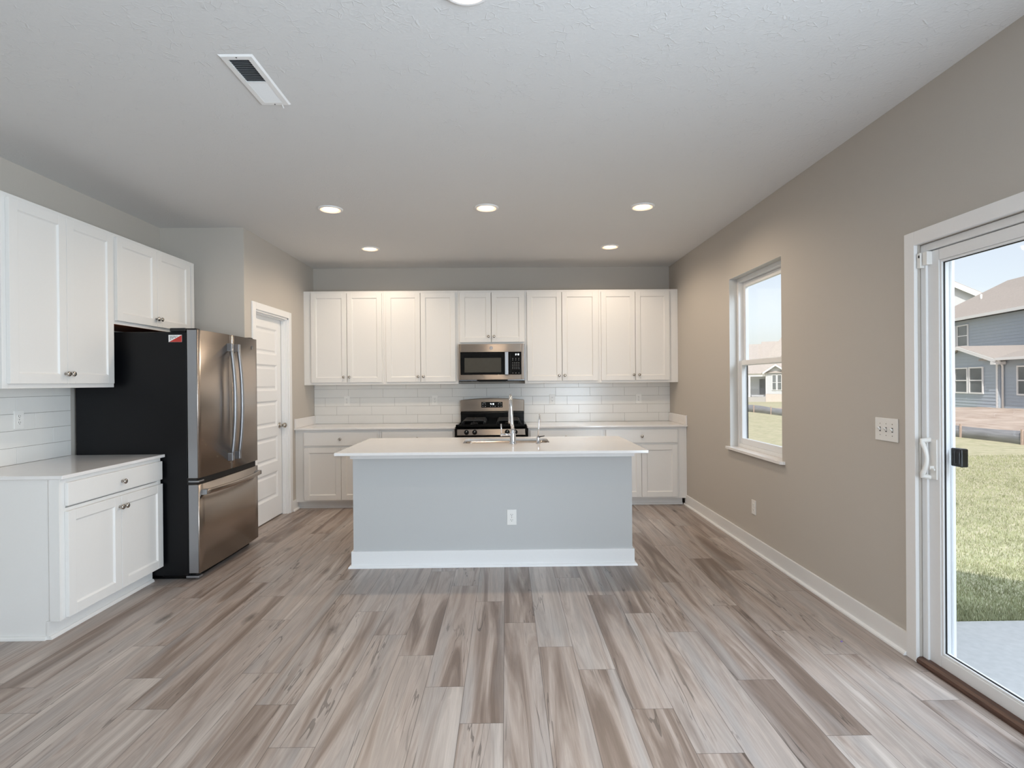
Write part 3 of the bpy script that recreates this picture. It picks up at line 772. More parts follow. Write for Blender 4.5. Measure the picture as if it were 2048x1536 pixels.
# ------------------------------------------------------------------ microwave
def build_microwave():
    u0, u1, z0, z1 = -.533, .217, 1.382, 1.798
    o = thing('microwave', 'stainless steel over-the-range microwave under the short cabinet', 'microwave', FB.P((u0+u1)/2, .2, z0))
    MB().box(FB, u0, u1, .002, .392, z0+.004, z1).build('body', M_steelp, o)
    f = MB(); a, b, c, d = u0+.006, u1-.006, z0+.012, z1-.001; n0, n1 = .392, .420
    wa, wb, wz0, wz1 = -.508, .178, 1.452, 1.706
    f.box(FB, a, wa, n0, n1, c, d).box(FB, wb, b, n0, n1, c, d).box(FB, wa, wb, n0, n1, c, wz0).box(FB, wa, wb, n0, n1, wz1, d)
    f.build('front_frame', M_steelh, o, bevel=.004)
    dr = MB().box(FB, wa, -.010, n0, n1+.004, wz0, wz1).build('door', M_bglass, o, bevel=.004)
    MB().box(FB, -.462, -.049, n1+.0042, n1+.0052, 1.4775, 1.640).build('window', M_mwin, dr)
    h = MB(); h.box(FB, -.008, .033, n1+.022, n1+.034, wz0-.004, wz1+.001).box(FB, .002, .024, n1, n1+.024, wz0+.006, wz0+.026).box(FB, .002, .024, n1, n1+.024, wz1-.026, wz1-.006)
    h.build('handle', M_steelp, dr, bevel=.004)
    k = MB().box(FB, -.010, wb, n0, n1+.003, wz0, wz1).build('control_panel', M_bglass, o, bevel=.002)
    digits(FB, '2:18', .112, n1+.0032, 1.668, .018, k)
    for row in range(9):
        z = 1.632-.0175*row-(.012 if row > 1 else 0)-(.012 if row > 6 else 0)
        if row == 7: continue
        n_ = 3 if row < 2 or row > 6 else 4
        for q in range(n_):
            u = .082+(q*(.068/(n_-1)))
            MB().box(FB, u-.0042, u+.0042, n1+.0032, n1+.0038, z-.0016, z+.0016).build('button', M_mark, k)
    MB().box(FB, .0545, .0565, n1+.0032, n1+.0036, wz0+.02, wz1-.02).build('divider', M_seam, k)
    round_logo(FB, -.161, n1+.0005, 1.752, .020, o)
    MB().box(FB, u0+.01, u1-.01, .05, .40, z0-.006, z0+.004).build('underside', M_black, o, bevel=.002)
    MB().prism([FB.P(-.33, .412, z0+.012), FB.P(.03, .412, z0+.012), FB.P(.0, .412, z0-.010), FB.P(-.30, .412, z0-.010)], FB.D(0, -.10, 0)).build('vent_grille', M_black, o)
build_microwave()

# ------------------------------------------------------------------ gas range
def build_range():
    u0, u1 = -.540, .219; uc = (u0+u1)/2
    o = thing('gas_range', 'stainless and black freestanding gas range against the back wall', 'stove', FB.P(uc, .35, 0))
    MB().box(FB, u0+.004, u1-.004, .03, .66, .03, .868).build('body', M_black, o)
    for sx in (u0+.05, u1-.05):
        for ny in (.09, .60): MB().lathe(FB.P(sx, ny, 0), (0, 0, 1), [(.018, 0), (.018, .03)], 12).build('foot', M_seam, o)
    # cooktop with raised rim
    c = MB()
    c.box(FB, u0, u1, .045, .712, .868, .890)
    c.box(FB, u0, u0+.022, .10, .712, .890, .906).box(FB, u1-.022, u1, .10, .712, .890, .906).box(FB, u0, u1, .690, .712, .862, .912)
    c.build('cooktop', M_black, o, bevel=.004)
    # front control panel (leaning) and knobs
    p = MB(); a, b = u0+.012, u1-.012
    p.prism([FB.P(a, .66, .795), FB.P(a, .718, .797), FB.P(a, .708, .862), FB.P(a, .66, .862)], FB.D(b-a, 0, 0))
    cp = p.build('control_panel', M_steelh, o, bevel=.003)
    q = MB(); q.box(FB, u0, u0+.012, .60, .716, .785, .868).box(FB, u1-.012, u1, .60, .716, .785, .868).box(FB, u0, u1, .60, .712, .782, .797)
    q.build('panel_surround', M_black, o, bevel=.002)
    nd = FB.D(0, 1, .15)
    for px in (933.3, 949.6, 1014.5, 1030.3):
        u = -.5449+(px-911)*.00538
        k = MB(); k.lathe(FB.P(u, .712, .829), nd, [(.0265, 0), (.0265, .004), (.020, .008), (.019, .030), (.016, .034)], 24)
        kb = k.build('knob', M_black, o)
        m2 = MB(); v = FB.D(.35, 0, 1).normalized(); cpt = FB.P(u, .712, .829)+nd.normalized()*.0335
        m2.tube([cpt-v*.002, cpt+v*.013], .0028, 8); m2.build('pointer', M_mark, kb)
    # oven door
    d = MB(); d.box(FB, u0+.006, u1-.006, .662, .700, .205, .775); dd_ = d.build('oven_door', M_steelh, o, bevel=.004)
    MB().box(FB, u0+.09, u1-.09, .700, .703, .33, .66).build('oven_window', M_bglass, dd_)
    h = MB(); h.tube([FB.P(u0+.05, .745, .735), FB.P(u1-.05, .745, .735)], .011, 14)
    for u in (u0+.07, u1-.07): h.tube([FB.P(u, .700, .735), FB.P(u, .745, .735)], .009, 12)
    h.build('door_handle', M_steelp, dd_)
    MB().box(FB, u0+.006, u1-.006, .662, .698, .05, .197).build('warming_drawer', M_steelh, o, bevel=.004)
    # backguard
    MB().box(FB, u0+.004, u1-.004, .030, .096, .868, 1.022).box(FB, u0+.004, u1-.004, .096, .112, .989, 1.012).build('backguard_base', M_black, o, bevel=.004)
    g = MB(); pts = [FB.P(u0+.002, .03, 1.018)]
    n_ = 18
    pts.append(FB.P(u1-.002, .03, 1.018))
    for i in range(n_+1):
        t = 1-2*i/n_; pts.append(FB.P(uc+t*(u1-u0-.004)/2, .03, 1.1775-.0225*abs(t)**2.0))
    g.prism(pts, FB.D(0, .072, 0))
    bg_ = g.build('backguard', M_steelh, o, bevel=.008, seg=3)
    dp = MB().box(FB, -.291, -.039, .1015, .1045, 1.0660, 1.1330).build('display', M_bglass, bg_, bevel=.002)
    digits(FB, '4:19', -.184, .1046, 1.0985, .019, dp)
    for ux in (-.272, -.243, -.086, -.057):
        for z in (1.080, 1.108): MB().box(FB, ux-.006, ux+.006, .1046, .1052, z-.002, z+.003).build('button', M_mark, dp)
    for ux in (-.180, -.155, -.128): MB().box(FB, ux-.004, ux+.004, .1046, .1052, 1.078, 1.083).build('button', M_mark, dp)
    MB().box(FB, -.276, -.240, .1046, .1050, 1.1225, 1.1245).box(FB, -.088, -.055, .1046, .1050, 1.1225, 1.1245).build('marking', M_mark, dp)
    # burners and grates
    for bu in (u0+.19, u1-.19):
        for bn in (.24, .54):
            bb = MB().lathe(FB.P(bu, bn, .890), (0, 0, 1), [(.055, 0), (.052, .006), (.040, .010), (.038, .018), (.030, .021)], 24).build('burner', M_black, o)
            MB().lathe(FB.P(bu, bn, .911), (0, 0, 1), [(.036, 0), (.038, .004), (.034, .009), (.010, .010)], 24).build('burner_cap', M_iron, bb)
    for bu in (u0+.19, u1-.19):
        gr = MB(); zt, zb, r = .950, .895, .0065
        ua, ub = bu-.118, bu+.118
        for n_ in (.14, .24, .39, .54, .66):
            gr.tube([FB.P(ua-.012, n_, zb), FB.P(ua-.002, n_, zt-.012), FB.P(ua+.014, n_, zt), FB.P(ub-.014, n_, zt), FB.P(ub+.002, n_, zt-.012), FB.P(ub+.012, n_, zb)], r, 8)
        for u in (ua+.01, bu, ub-.01):
            gr.tube([FB.P(u, .14, zb+.01), FB.P(u, .15, zt), FB.P(u, .65, zt), FB.P(u, .66, zb+.01)], r, 8)
        gr.build('grate', M_iron, o)
build_range()

# ------------------------------------------------------------------ refrigerator
def build_fridge():
    u0, u1 = 3.884, 4.782; n0 = .03
    nb = .800; nd0, nd1 = .812, .885
    o = thing('refrigerator', 'stainless french-door refrigerator with black sides at the left', 'refrigerator', FL.P((u0+u1)/2, .45, 0))
    MB().box(FL, u0, u1, n0, nb, .030, 1.735).build('body', M_fridge, o, bevel=.006)
    MB().box(FL, u0+.012, u1-.012, nb, nd0, .06, 1.735).build('gasket', M_seam, o)
    MB().box(FL, u0+.03, u1-.05, .10, nb+.03, .0, .045).build('base_grille', M_black, o, bevel=.004)
    MB().box(FL, u0+.002, u0+.055, nb-.02, nb+.07, .012, .028).build('lower_hinge', M_steelp, o, bevel=.003)
    def door_slab(ua, ub, za, zb, bow, name, left_edge=0):
        m = MB(); prof = []
        prof.append((ua, nd0)); r = .006
        prof.append((ua, nd1-r)); prof.append((ua+r*.4, nd1-r*.3)); 
        N = 14
        full0, full1 = u0-.012, u1+.004
        for i in range(N+1):
            u = ua+r+(ub-ua-2*r)*i/N; s_ = (u-full0)/(full1-full0); prof.append((u, nd1+bow*(1-(2*s_-1)**2)))
        prof.append((ub-r*.4, nd1-r*.3+.0)); prof.append((ub, nd1-r)); prof.append((ub, nd0))
        m.prism([FL.P(u, n, za) for u, n in prof], (0, 0, zb-za), smooth=True)
        ob = m.build(name, M_steel, o)
        return ob
    bow = .012; us = 4.326
    dl = door_slab(u0-.014, us-.002, .714, 1.748, bow, 'door')
    dr = door_slab(us+.002, u1+.004, .714, 1.748, bow, 'door')
    fz = door_slab(u0-.014, u1+.004, .052, .668, bow, 'freezer_drawer')
    # pale painted door edge facing the room
    MB().box(FL, u0-.0155, u0-.014, nd0+.002, nd1-.007, .716, 1.746).build('door_edge', M_steelp, dl, label='pale grey door edge')
    MB().box(FL, u0-.0155, u0-.014, nd0+.002, nd1-.007, .054, .666).build('drawer_edge', M_steelp, fz, label='pale grey drawer edge')
    MB().box(FL, u0-.005, u1, nb, nd1-.02, .668, .714).build('divider', M_seam, o)
    MB().box(FL, u0-.012, u0+.06, nb+.01, nd1-.002, .684, .696).build('middle_hinge', M_steelp, o, bevel=.003)
    def vhandle(u, parent):
        m = MB(); za, zb = .785, 1.675
        pts = []; N = 16
        for i in range(N+1):
            t = i/N; z = za+.02+(zb-za-.04)*t; n = nd1+.036+.030*(1-(2*t-1)**2); pts.append((n, z))
        # flat bowed bar
        w_ = .014; rows = []
        for n, z in pts:
            rows.append([m.bm.verts.new(FL.P(u+a, n+b, z)) for a, b in ((-w_, -.010), (-w_, .004), (-w_*.55, .010), (w_*.55, .010), (w_, .004), (w_, -.010))])
        for A, B in zip(rows, rows[1:]):
            for i in range(6): m.face([A[i], A[(i+1) % 6], B[(i+1) % 6], B[i]], True)
        m.face(rows[0]); m.face(rows[-1][::-1])
        hd = m.build('handle', M_steelp, parent)
        for zc in (za+.025, zb-.025):
            MB().box(FL, u-.0165, u+.0165, nd1+.004, nd1+.048, zc-.030, zc+.030).build('handle_mount', M_steelp, hd, bevel=.004)
    vhandle(4.270, dl); vhandle(4.382, dr)
    m = MB(); N = 18; rows = []
    for i in range(N+1):
        t = i/N; u = u0+.012+(u1-u0-.024)*t; n = nd1+.030+.038*(1-(2*t-1)**2); z = .612
        rows.append([m.bm.verts.new(FL.P(u, n+b, z+a)) for a, b in ((-.017, -.008), (-.017, .004), (-.010, .009), (.010, .009), (.017, .004), (.017, -.008))])
    for A, B in zip(rows, rows[1:]):
        for i in range(6): m.face([A[i], A[(i+1) % 6], B[(i+1) % 6], B[i]], True)
    m.face(rows[0]); m.face(rows[-1][::-1])
    hd = m.build('handle', M_steel, fz)
    for u in (u0+.032, u1-.032): MB().box(FL, u-.022, u+.022, nd1-.002, nd1+.040, .594, .630).build('handle_mount', M_steelp, hd, bevel=.004)
    # hinge covers on top
    for ua, ub in ((u0+.0, u0+.075), (u1-.085, u1-.005)):
        MB().box(FL, ua, ub, nb-.115, nb-.004, 1.736, 1.762).build('hinge_cover', M_iron, o, bevel=.005)
        MB().box(FL, ua+.01, ub-.02, nb-.004, nd1-.02, 1.750, 1.760).build('hinge_plate', M_seam, o, bevel=.003)
    # energy label on the side
    lb_ = MB().box(FL, u0-.0012, u0-.0002, nb-.122, nb-.030, 1.664, 1.7135).build('side_label', M_plast, o, label='small red and white label')
    MB().prism([FL.P(u0-.0014, nb-.119, 1.6645), FL.P(u0-.0014, nb-.0305, 1.6645), FL.P(u0-.0014, nb-.0305, 1.712)], FL.D(.0003, 0, 0)).build('red_corner', M_red, lb_)
    mk = MB()
    for (a, b, z) in ((-.113, -.095, 1.703), (-.093, -.073, 1.7035), (-.070, -.058, 1.7045), (-.112, -.100, 1.696), (-.098, -.084, 1.696), (-.081, -.070, 1.697), (-.112, -.102, 1.689), (-.099, -.089, 1.689), (-.112, -.104, 1.682)):
        mk.box(FL, u0-.0016, u0-.0012, nb+a, nb+b, z-.0015, z+.0018)
    mk.build('fine_print', M_slot, lb_)
    round_logo(FL, 4.688, nd1+.0035, 1.675, .016, dr)
build_fridge()

# ------------------------------------------------------------------ outlets and switches
def outlet(F, u, n, z, label, name='wall_outlet', w_=.070, h=.114, group='duplex outlets'):
    o = thing(name, label, 'outlet', F.P(u, n, z), group)
    MB().box(F, u-w_/2, u+w_/2, n+.0003, n+.0055, z-h/2, z+h/2).build('cover_plate', M_plast, o, bevel=.002)
    for s_ in (-1, 1):
        r = MB(); zz = z+s_*.0195
        pts = [F.P(u+.0165*math.cos(t)*(.9 if abs(math.cos(t)) > .8 else 1), n+.0055, zz+max(-.0125, min(.0125, .0165*math.sin(t)))) for t in [2*math.pi*i/20 for i in range(20)]]
        r.prism(pts, F.D(0, .0015, 0)); ro = r.build('receptacle', M_plast, o)
        MB().box(F, u-.0075, u-.0052, n+.007, n+.0073, zz-.002, zz+.007).box(F, u+.0052, u+.0075, n+.007, n+.0073, zz-.001, zz+.006).lathe(F.P(u, n+.007, zz-.0075), F.D(0, 1, 0), [(.0024, 0), (.0024, .0003)], 10).build('slots', M_slot, ro)
    MB().lathe(F.P(u, n+.0055, z), F.D(0, 1, 0), [(.0028, 0), (.002, .001)], 10).build('screw', M_nickel, o)
    return o
outlet(FI, .0365, 0, .360, 'white duplex outlet low on the grey island front', group=None)
outlet(FR, 4.404, 0, .347, 'white duplex outlet low on the right wall below the window', group=None)
GT = 'outlets on the back tile'
tx = lambda px: XL+.002+(px-627.5)*.006008
outlet(FB, tx(692.5), .009, 1.157, 'white outlet on the back tile farthest left, under the left end cabinet', group=GT)
outlet(FB, tx(867.5), .009, 1.157, 'white outlet on the back tile just left of the range', group=GT)
outlet(FB, tx(1102), .009, 1.157, 'white outlet on the back tile just right of the range', group=GT)
outlet(FB, tx(1275.5), .009, 1.157, 'white outlet on the back tile farthest right, under the right end cabinet', group=GT)
outlet(FL, 3.456, .009, 1.158, 'white outlet on the left wall tile above the short counter', group=None)
def switch():
    u, z, n = 2.852, 1.101, 0
    o = thing('light_switch', 'white three-toggle light switch plate on the right wall beside the patio door', 'light switch', FR.P(u, n, z))
    MB().box(FR, u-.086, u+.086, .0003, .006, z-.060, z+.060).build('cover_plate', M_plast, o, bevel=.003)
    for k in (-1, 0, 1):
        c = u+k*.046
        MB().box(FR, c-.0052, c+.0052, .006, .0066, z-.012, z+.012).build('slot', M_slot, o)
        MB().prism([FR.P(c-.0042, .006, z-.008), FR.P(c-.0042, .006, z+.006), FR.P(c-.0042, .020, z+.013), FR.P(c-.0042, .021, z+.006)], FR.D(.0084, 0, 0)).build('toggle', M_plast, o, bevel=.001)
        for s_ in (-1, 1): MB().lathe(FR.P(c, .006, z+s_*.030), FR.D(0, 1, 0), [(.003, 0), (.002, .0012)], 10).build('screw', M_nickel, o)
switch()

# ------------------------------------------------------------------ ceiling vent
def build_vent():
    x0, x1, y0, y1 = -1.193, -1.046, 2.325, 2.743; z = H
    o = thing('ceiling_vent', 'white louvred air vent on the ceiling', 'vent', ((x0+x1)/2, (y0+y1)/2, z))
    f = MB(); b = .030; t = .007
    def lp(i, zz): return [Vector((x0+i, y0+i, zz)), Vector((x1-i, y0+i, zz)), Vector((x1-i, y1-i, zz)), Vector((x0+i, y1-i, zz))]
    rows = [[f.bm.verts.new(v) for v in lp(i, zz)] for i, zz in ((0, z-.0005), (.008, z-t), (b, z-t), (b, z-.001))]
    for A, B in zip(rows, rows[1:]):
        for i in range(4): f.face([A[i], A[(i+1) % 4], B[(i+1) % 4], B[i]])
    f.build('frame', M_trim, o)
    MB().box(W, x0+b, x1-b, y0+b, y1-b, z-.0012, z-.0006).build('backing', M_dark, o)
    ya, yb = y0+b, y1-b; n = 26; p = (yb-ya)/n
    for i in range(n):
        yc = ya+p*(i+.5); m = MB()
        if i < n//2: a, c = Vector((x0+b, yc-.0018, z-.0064)), Vector((x0+b, yc+.0038, z-.0016))     # slats leaning away: gaps show
        else: a, c = Vector((x0+b, yc-.0062, z-.0018)), Vector((x0+b, yc+.0058, z-.0066))              # slats leaning to the viewer
        nrm = Vector((0, .0007, .0007 if i < n//2 else -.0007))
        m.prism([a, c, c+nrm, a+nrm], (x1-x0-2*b, 0, 0)); m.build('louvre', M_trim, o)
    MB().box(W, x0+b, x1-b, (ya+yb)/2-.004, (ya+yb)/2+.004, z-t, z-.001).build('centre_bar', M_trim, o)
    for yy in (y0+.014, y1-.014): MB().lathe(((x0+x1)/2, yy, z-t-.0012), (0, 0, 1), [(.003, 0), (.0035, .0014)], 10).build('screw', M_slot, o)
    MB().prism([Vector((-1.088, y1-.010, z-.0075)), Vector((-1.084, y1-.010, z-.0075)), Vector((-1.082, y1+.006, z-.017)), Vector((-1.087, y1+.006, z-.017))], (0, .001, .002)).build('damper_lever', M_trim, o)
build_vent()

# ------------------------------------------------------------------ recessed ceiling lights
def downlight():
    o = thing('recessed_light', 'x', 'ceiling light', (0, 0, H), 'recessed ceiling lights')
    c = (0, 0, H)
    MB().lathe(c, (0, 0, -1), [(.096, .0004), (.095, .006), (.088, .010), (.080, .010), (.062, .003)], 36, cap0=False, cap1=False).build('trim_ring', M_trim, o)
    MB().lathe(c, (0, 0, -1), [(.0625, .001), (.062, .0035), (.04, .0042), (.002, .0045)], 36, cap0=True, cap1=True).build('lens', M_lens, o)
    MB().lathe(c, (0, 0, -1), [(.0630, .0046), (.070, .0078), (.0765, .0101)], 36, cap0=False, cap1=False).build('lens_rim', M_lensrim, o)
    return o
LAMPS = [(-1.371, 4.386, 'lit recessed light at the left of the row of three above the island'), (-.140, 4.367, 'lit recessed light in the middle of the row of three above the island'),
         (1.092, 4.360, 'lit recessed light at the right of the row of three above the island'), (-1.375, 5.674, 'lit recessed light near the back cabinets on the left'),
         (1.078, 5.647, 'lit recessed light near the back cabinets on the right'), (-.126, 1.930, 'lit recessed light at the top edge of the photo, nearest the camera')]
l0 = None
for i, (x, y, lab) in enumerate(LAMPS):
    if l0 is None: l0 = downlight(); l0.location = (x, y, H); l0['label'] = lab; o = l0
    else: o = dup(l0, (x, y, H), lab)
    add_light('lamp_light', 'SPOT', (x, y, H-.012), (0, 0, -1), LAMP_W*(.6 if y < 3 else 1), LAMP_COL, spot_size=math.radians(168), spot_blend=.55, shadow_soft_size=.05)

# tiny scrap on the floor
s = MB(); s.prism([Vector((1.728, 2.846, .0005)), Vector((1.738, 2.848, .0005)), Vector((1.736, 2.857, .0005)), Vector((1.730, 2.855, .0005))], (.001, 0, .004))
tag(s.build('paper_scrap', M_purple), 'tiny purple scrap on the floor near the patio door', 'scrap')

# ================================================================== OUTSIDE
M_conc = mat('patio_concrete', lin(186, 184, 182), .8, bump=.25, bscale=26, bdetail=6, var=.12)
def ground_material(name, stops, scale, detail=6, bump=.3):
    m = bpy.data.materials.new(name); m.use_nodes = True
    n, l = m.node_tree.nodes, m.node_tree.links; p = n['Principled BSDF']; p.inputs['Roughness'].default_value = .95; p.inputs['Specular IOR Level'].default_value = .1
    tc = n.new('ShaderNodeTexCoord'); ns = n.new('ShaderNodeTexNoise'); ns.inputs['Scale'].default_value = scale; ns.inputs['Detail'].default_value = detail; ns.inputs['Roughness'].default_value = .7
    cr = n.new('ShaderNodeValToRGB'); e = cr.color_ramp.elements
    e[0].position, e[0].color = stops[0]; e[1].position, e[1].color = stops[-1]
    for pos, c in stops[1:-1]: k = e.new(pos); k.color = c
    l.new(tc.outputs['Object'], ns.inputs['Vector']); l.new(ns.outputs['Fac'], cr.inputs[0]); l.new(cr.outputs[0], p.inputs['Base Color'])
    b = n.new('ShaderNodeBump'); b.inputs['Strength'].default_value = bump; b.inputs['Distance'].default_value = .03; l.new(ns.outputs['Fac'], b.inputs['Height']); l.new(b.outputs[0], p.inputs['Normal'])
    return m
M_lawn = ground_material('lawn_turf', [(.30, lin(160, 162, 130)), (.5, lin(188, 185, 156)), (.70, lin(204, 197, 172))], 5.5, 8, .4)
M_dirt = ground_material('bare_soil', [(.3, lin(158, 140, 128)), (.5, lin(188, 173, 161)), (.7, lin(202, 190, 180))], .9, 8, .6)
M_blade = mat('grass_blade', lin(176, 180, 142), .8, bscale=3, var=.3, spec=.2)
M_side_b = mat('blue_siding', lin(176, 187, 198), .7, bscale=6, var=.04)
M_side_w = mat('pale_siding', lin(206, 210, 214), .7, bscale=6, var=.04)
M_roof = mat('shingle_roof', lin(178, 170, 164), .9, bump=.4, bscale=14, bdetail=8, var=.18)
M_roof2 = mat('tan_shingle_roof', lin(186, 179, 173), .9, bump=.3, bscale=5, bdetail=8, var=.12)
M_htrim = mat('house_trim', lin(236, 236, 236), .5, bscale=6, var=.02)
M_hglass = mat('house_window_glass', lin(120, 126, 128), .08, bscale=1.5, var=.3)
M_brick = mat('pale_brick', lin(214, 204, 196), .85, bscale=9, var=.12)
M_hdoor = mat('grey_door', lin(120, 124, 128), .5, bscale=6, var=.05)
M_fence = mat('silt_fabric', lin(156, 158, 164), .6, bump=.3, bscale=3, stretch=(1, .6, 6), var=.35)
M_stake = mat('wood_stake', lin(200, 178, 166), .8, bscale=20, stretch=(8, 8, 1), var=.3)

def gz(y): return ZG if y < 27 else ZG-(y-27)*(1.63/52)
def ground(name, m_, pts_grid, label, z_off=0.0, rough_h=0.0):
    bm = bmesh.new(); xs_, ys_ = pts_grid; rr = random.Random(5)
    vs = [[bm.verts.new((x, y, gz(y)+z_off+(rr.random()-.5)*rough_h)) for x in xs_] for y in ys_]
    for j in range(len(ys_)-1):
        for i in range(len(xs_)-1): bm.faces.new([vs[j][i], vs[j][i+1], vs[j+1][i+1], vs[j+1][i]])
    me = bpy.data.meshes.new(name); bm.to_mesh(me); bm.free(); me.materials.append(m_)
    o = bpy.data.objects.new(name, me); C.objects.link(o); o['kind'] = 'structure'; o['label'] = label
    return o
ground('lawn', M_lawn, ([XR+.15, 4, 8, 11.4, 20, 40, 70, 110], [-30, 0, 3.3, 10, 20, 27, 40, 60, 79, 110, 160]), 'sunlit lawn outside')
xs_ = [11.6+i*.7 for i in range(24)]; ys_ = [4+i*.9 for i in range(27)]
ground('dirt', M_dirt, (xs_, ys_), 'bare soil between the fence and the blue house', .08, .10)
MB().box(W, XR+.15, 6.5, -.6, 3.32, ZG-.1, ZG+.01).build('patio', M_conc, kind='structure', label='pale concrete patio slab')
# grass blades near the patio
def blades():
    bm = bmesh.new(); rr = random.Random(11)
    for i in range(46000):
        y = 3.325+((rr.random())**1.9)*7.2; x = y*(.68+rr.random()*.40)
        if x < XR+.2: continue
        h = .016+rr.random()*.024; a = rr.random()*6.283; w_ = .0012+.0010*rr.random()+.0003*y
        dx, dy = math.cos(a)*w_, math.sin(a)*w_; lx, ly = (rr.random()-.5)*.035, (rr.random()-.5)*.035
        v = [bm.verts.new((x-dx, y-dy, ZG)), bm.verts.new((x+dx, y+dy, ZG)), bm.verts.new((x+lx, y+ly, ZG+h))]
        bm.faces.new(v)
    me = bpy.data.meshes.new('grass'); bm.to_mesh(me); bm.free(); me.materials.append(M_blade)
    o = bpy.data.objects.new('grass', me); C.objects.link(o); o['kind'] = 'stuff'; o['label'] = 'short grass blades growing beside the patio'; o['category'] = 'grass'
blades()

# own house: roof with the cross gable whose shade falls on the patio and the first strip of grass
def own_roof():
    xo = 2.25
    yA, zA = 1.95, 2.90; s_ = .945
    ye = yA+(zA-2.90)/s_; yr = ye-5.0; zr = 2.90+5.0*s_; yl = yr-5.0
    m = MB()
    m.prism([Vector((xo, ye, 2.90)), Vector((xo, yr, zr)), Vector((xo, yl, 2.90)), Vector((xo, yl, 2.88)), Vector((xo, ye, 2.88))], (-7.5, 0, 0))
    m.box(W, XW-.6, xo, ye-.2, D+.5, H+.125, 2.90)
    m.prism([Vector((xo, ye-.1, 2.90)), Vector((-.6, ye-.1, 4.6)), Vector((XW-.6, ye-.1, 2.90))], (0, D+.5-ye, 0))
    m.build('roof', M_roof, kind='structure', label='roof of this house')
own_roof()

# silt fence
def silt_fence():
    o = thing('silt_fence', 'low dark fabric silt fence along the far edge of the lawn', 'fence', (11.46, 18, ZG))
    m = MB(); ys = [8+i*.5 for i in range(64)]
    rr = random.Random(2); prev = None
    for y in ys:
        q = .03*math.sin(y*2.1); z1 = gz(y)+.31+.03*math.sin(y*1.3)
        cur = [m.bm.verts.new((11.47+q, y, gz(y)-.02)), m.bm.verts.new((11.47+q*.4, y, z1)), m.bm.verts.new((11.485+q*.4, y, z1)), m.bm.verts.new((11.485+q, y, gz(y)-.02))]
        if prev:
            for i in range(4): m.face([prev[i], prev[(i+1) % 4], cur[(i+1) % 4], cur[i]], True)
        prev = cur
    m.build('fabric', M_fence, o)
    y = 8.82
    while y < 39:
        MB().box(W, 11.43, 11.468, y-.019, y+.019, gz(y)-.02, gz(y)+.34).build('stake', M_stake, o); y += 1.66
silt_fence()

# houses ---------------------------------------------------------------------------------------------
class HF(Fr):
    def __init__(s, o, u, n): s.o, s.u, s.n = Vector(o), Vector((*u, 0)).normalized(), Vector((*n, 0)).normalized()
def siding(m, F, u0, u1, n, z0, z1, course=.16, top=None):
    """lapped boards on a wall face; top(u) may cut the courses to a gable"""
    z = z0
    while z < z1-.02:
        zz = min(z+course, z1); ua, ub = u0, u1
        if top:
            ua, ub = top(z+course*.5)
            if ub-ua < .05: break
        m.prism([F.P(ua, n, z), F.P(ua, n+.028, z), F.P(ua, n+.010, zz), F.P(ua, n, zz)], F.D(ub-ua, 0, 0))
        z += course
def hwindow(F, u0, u1, z0, z1, n, parent, name='window'):
    t = .07
    f = MB(); f.box(F, u0, u0+t, n, n+.06, z0, z1).box(F, u1-t, u1, n, n+.06, z0, z1).box(F, u0+t, u1-t, n, n+.06, z0, z0+t).box(F, u0+t, u1-t, n, n+.06, z1-t, z1).box(F, u0+t, u1-t, n, n+.05, (z0+z1)/2-t*.4, (z0+z1)/2+t*.4)
    o = f.build(name, M_htrim, parent)
    MB().box(F, u0+t, u1-t, n, n+.02, z0+t, z1-t).build('pane', M_hglass, o)
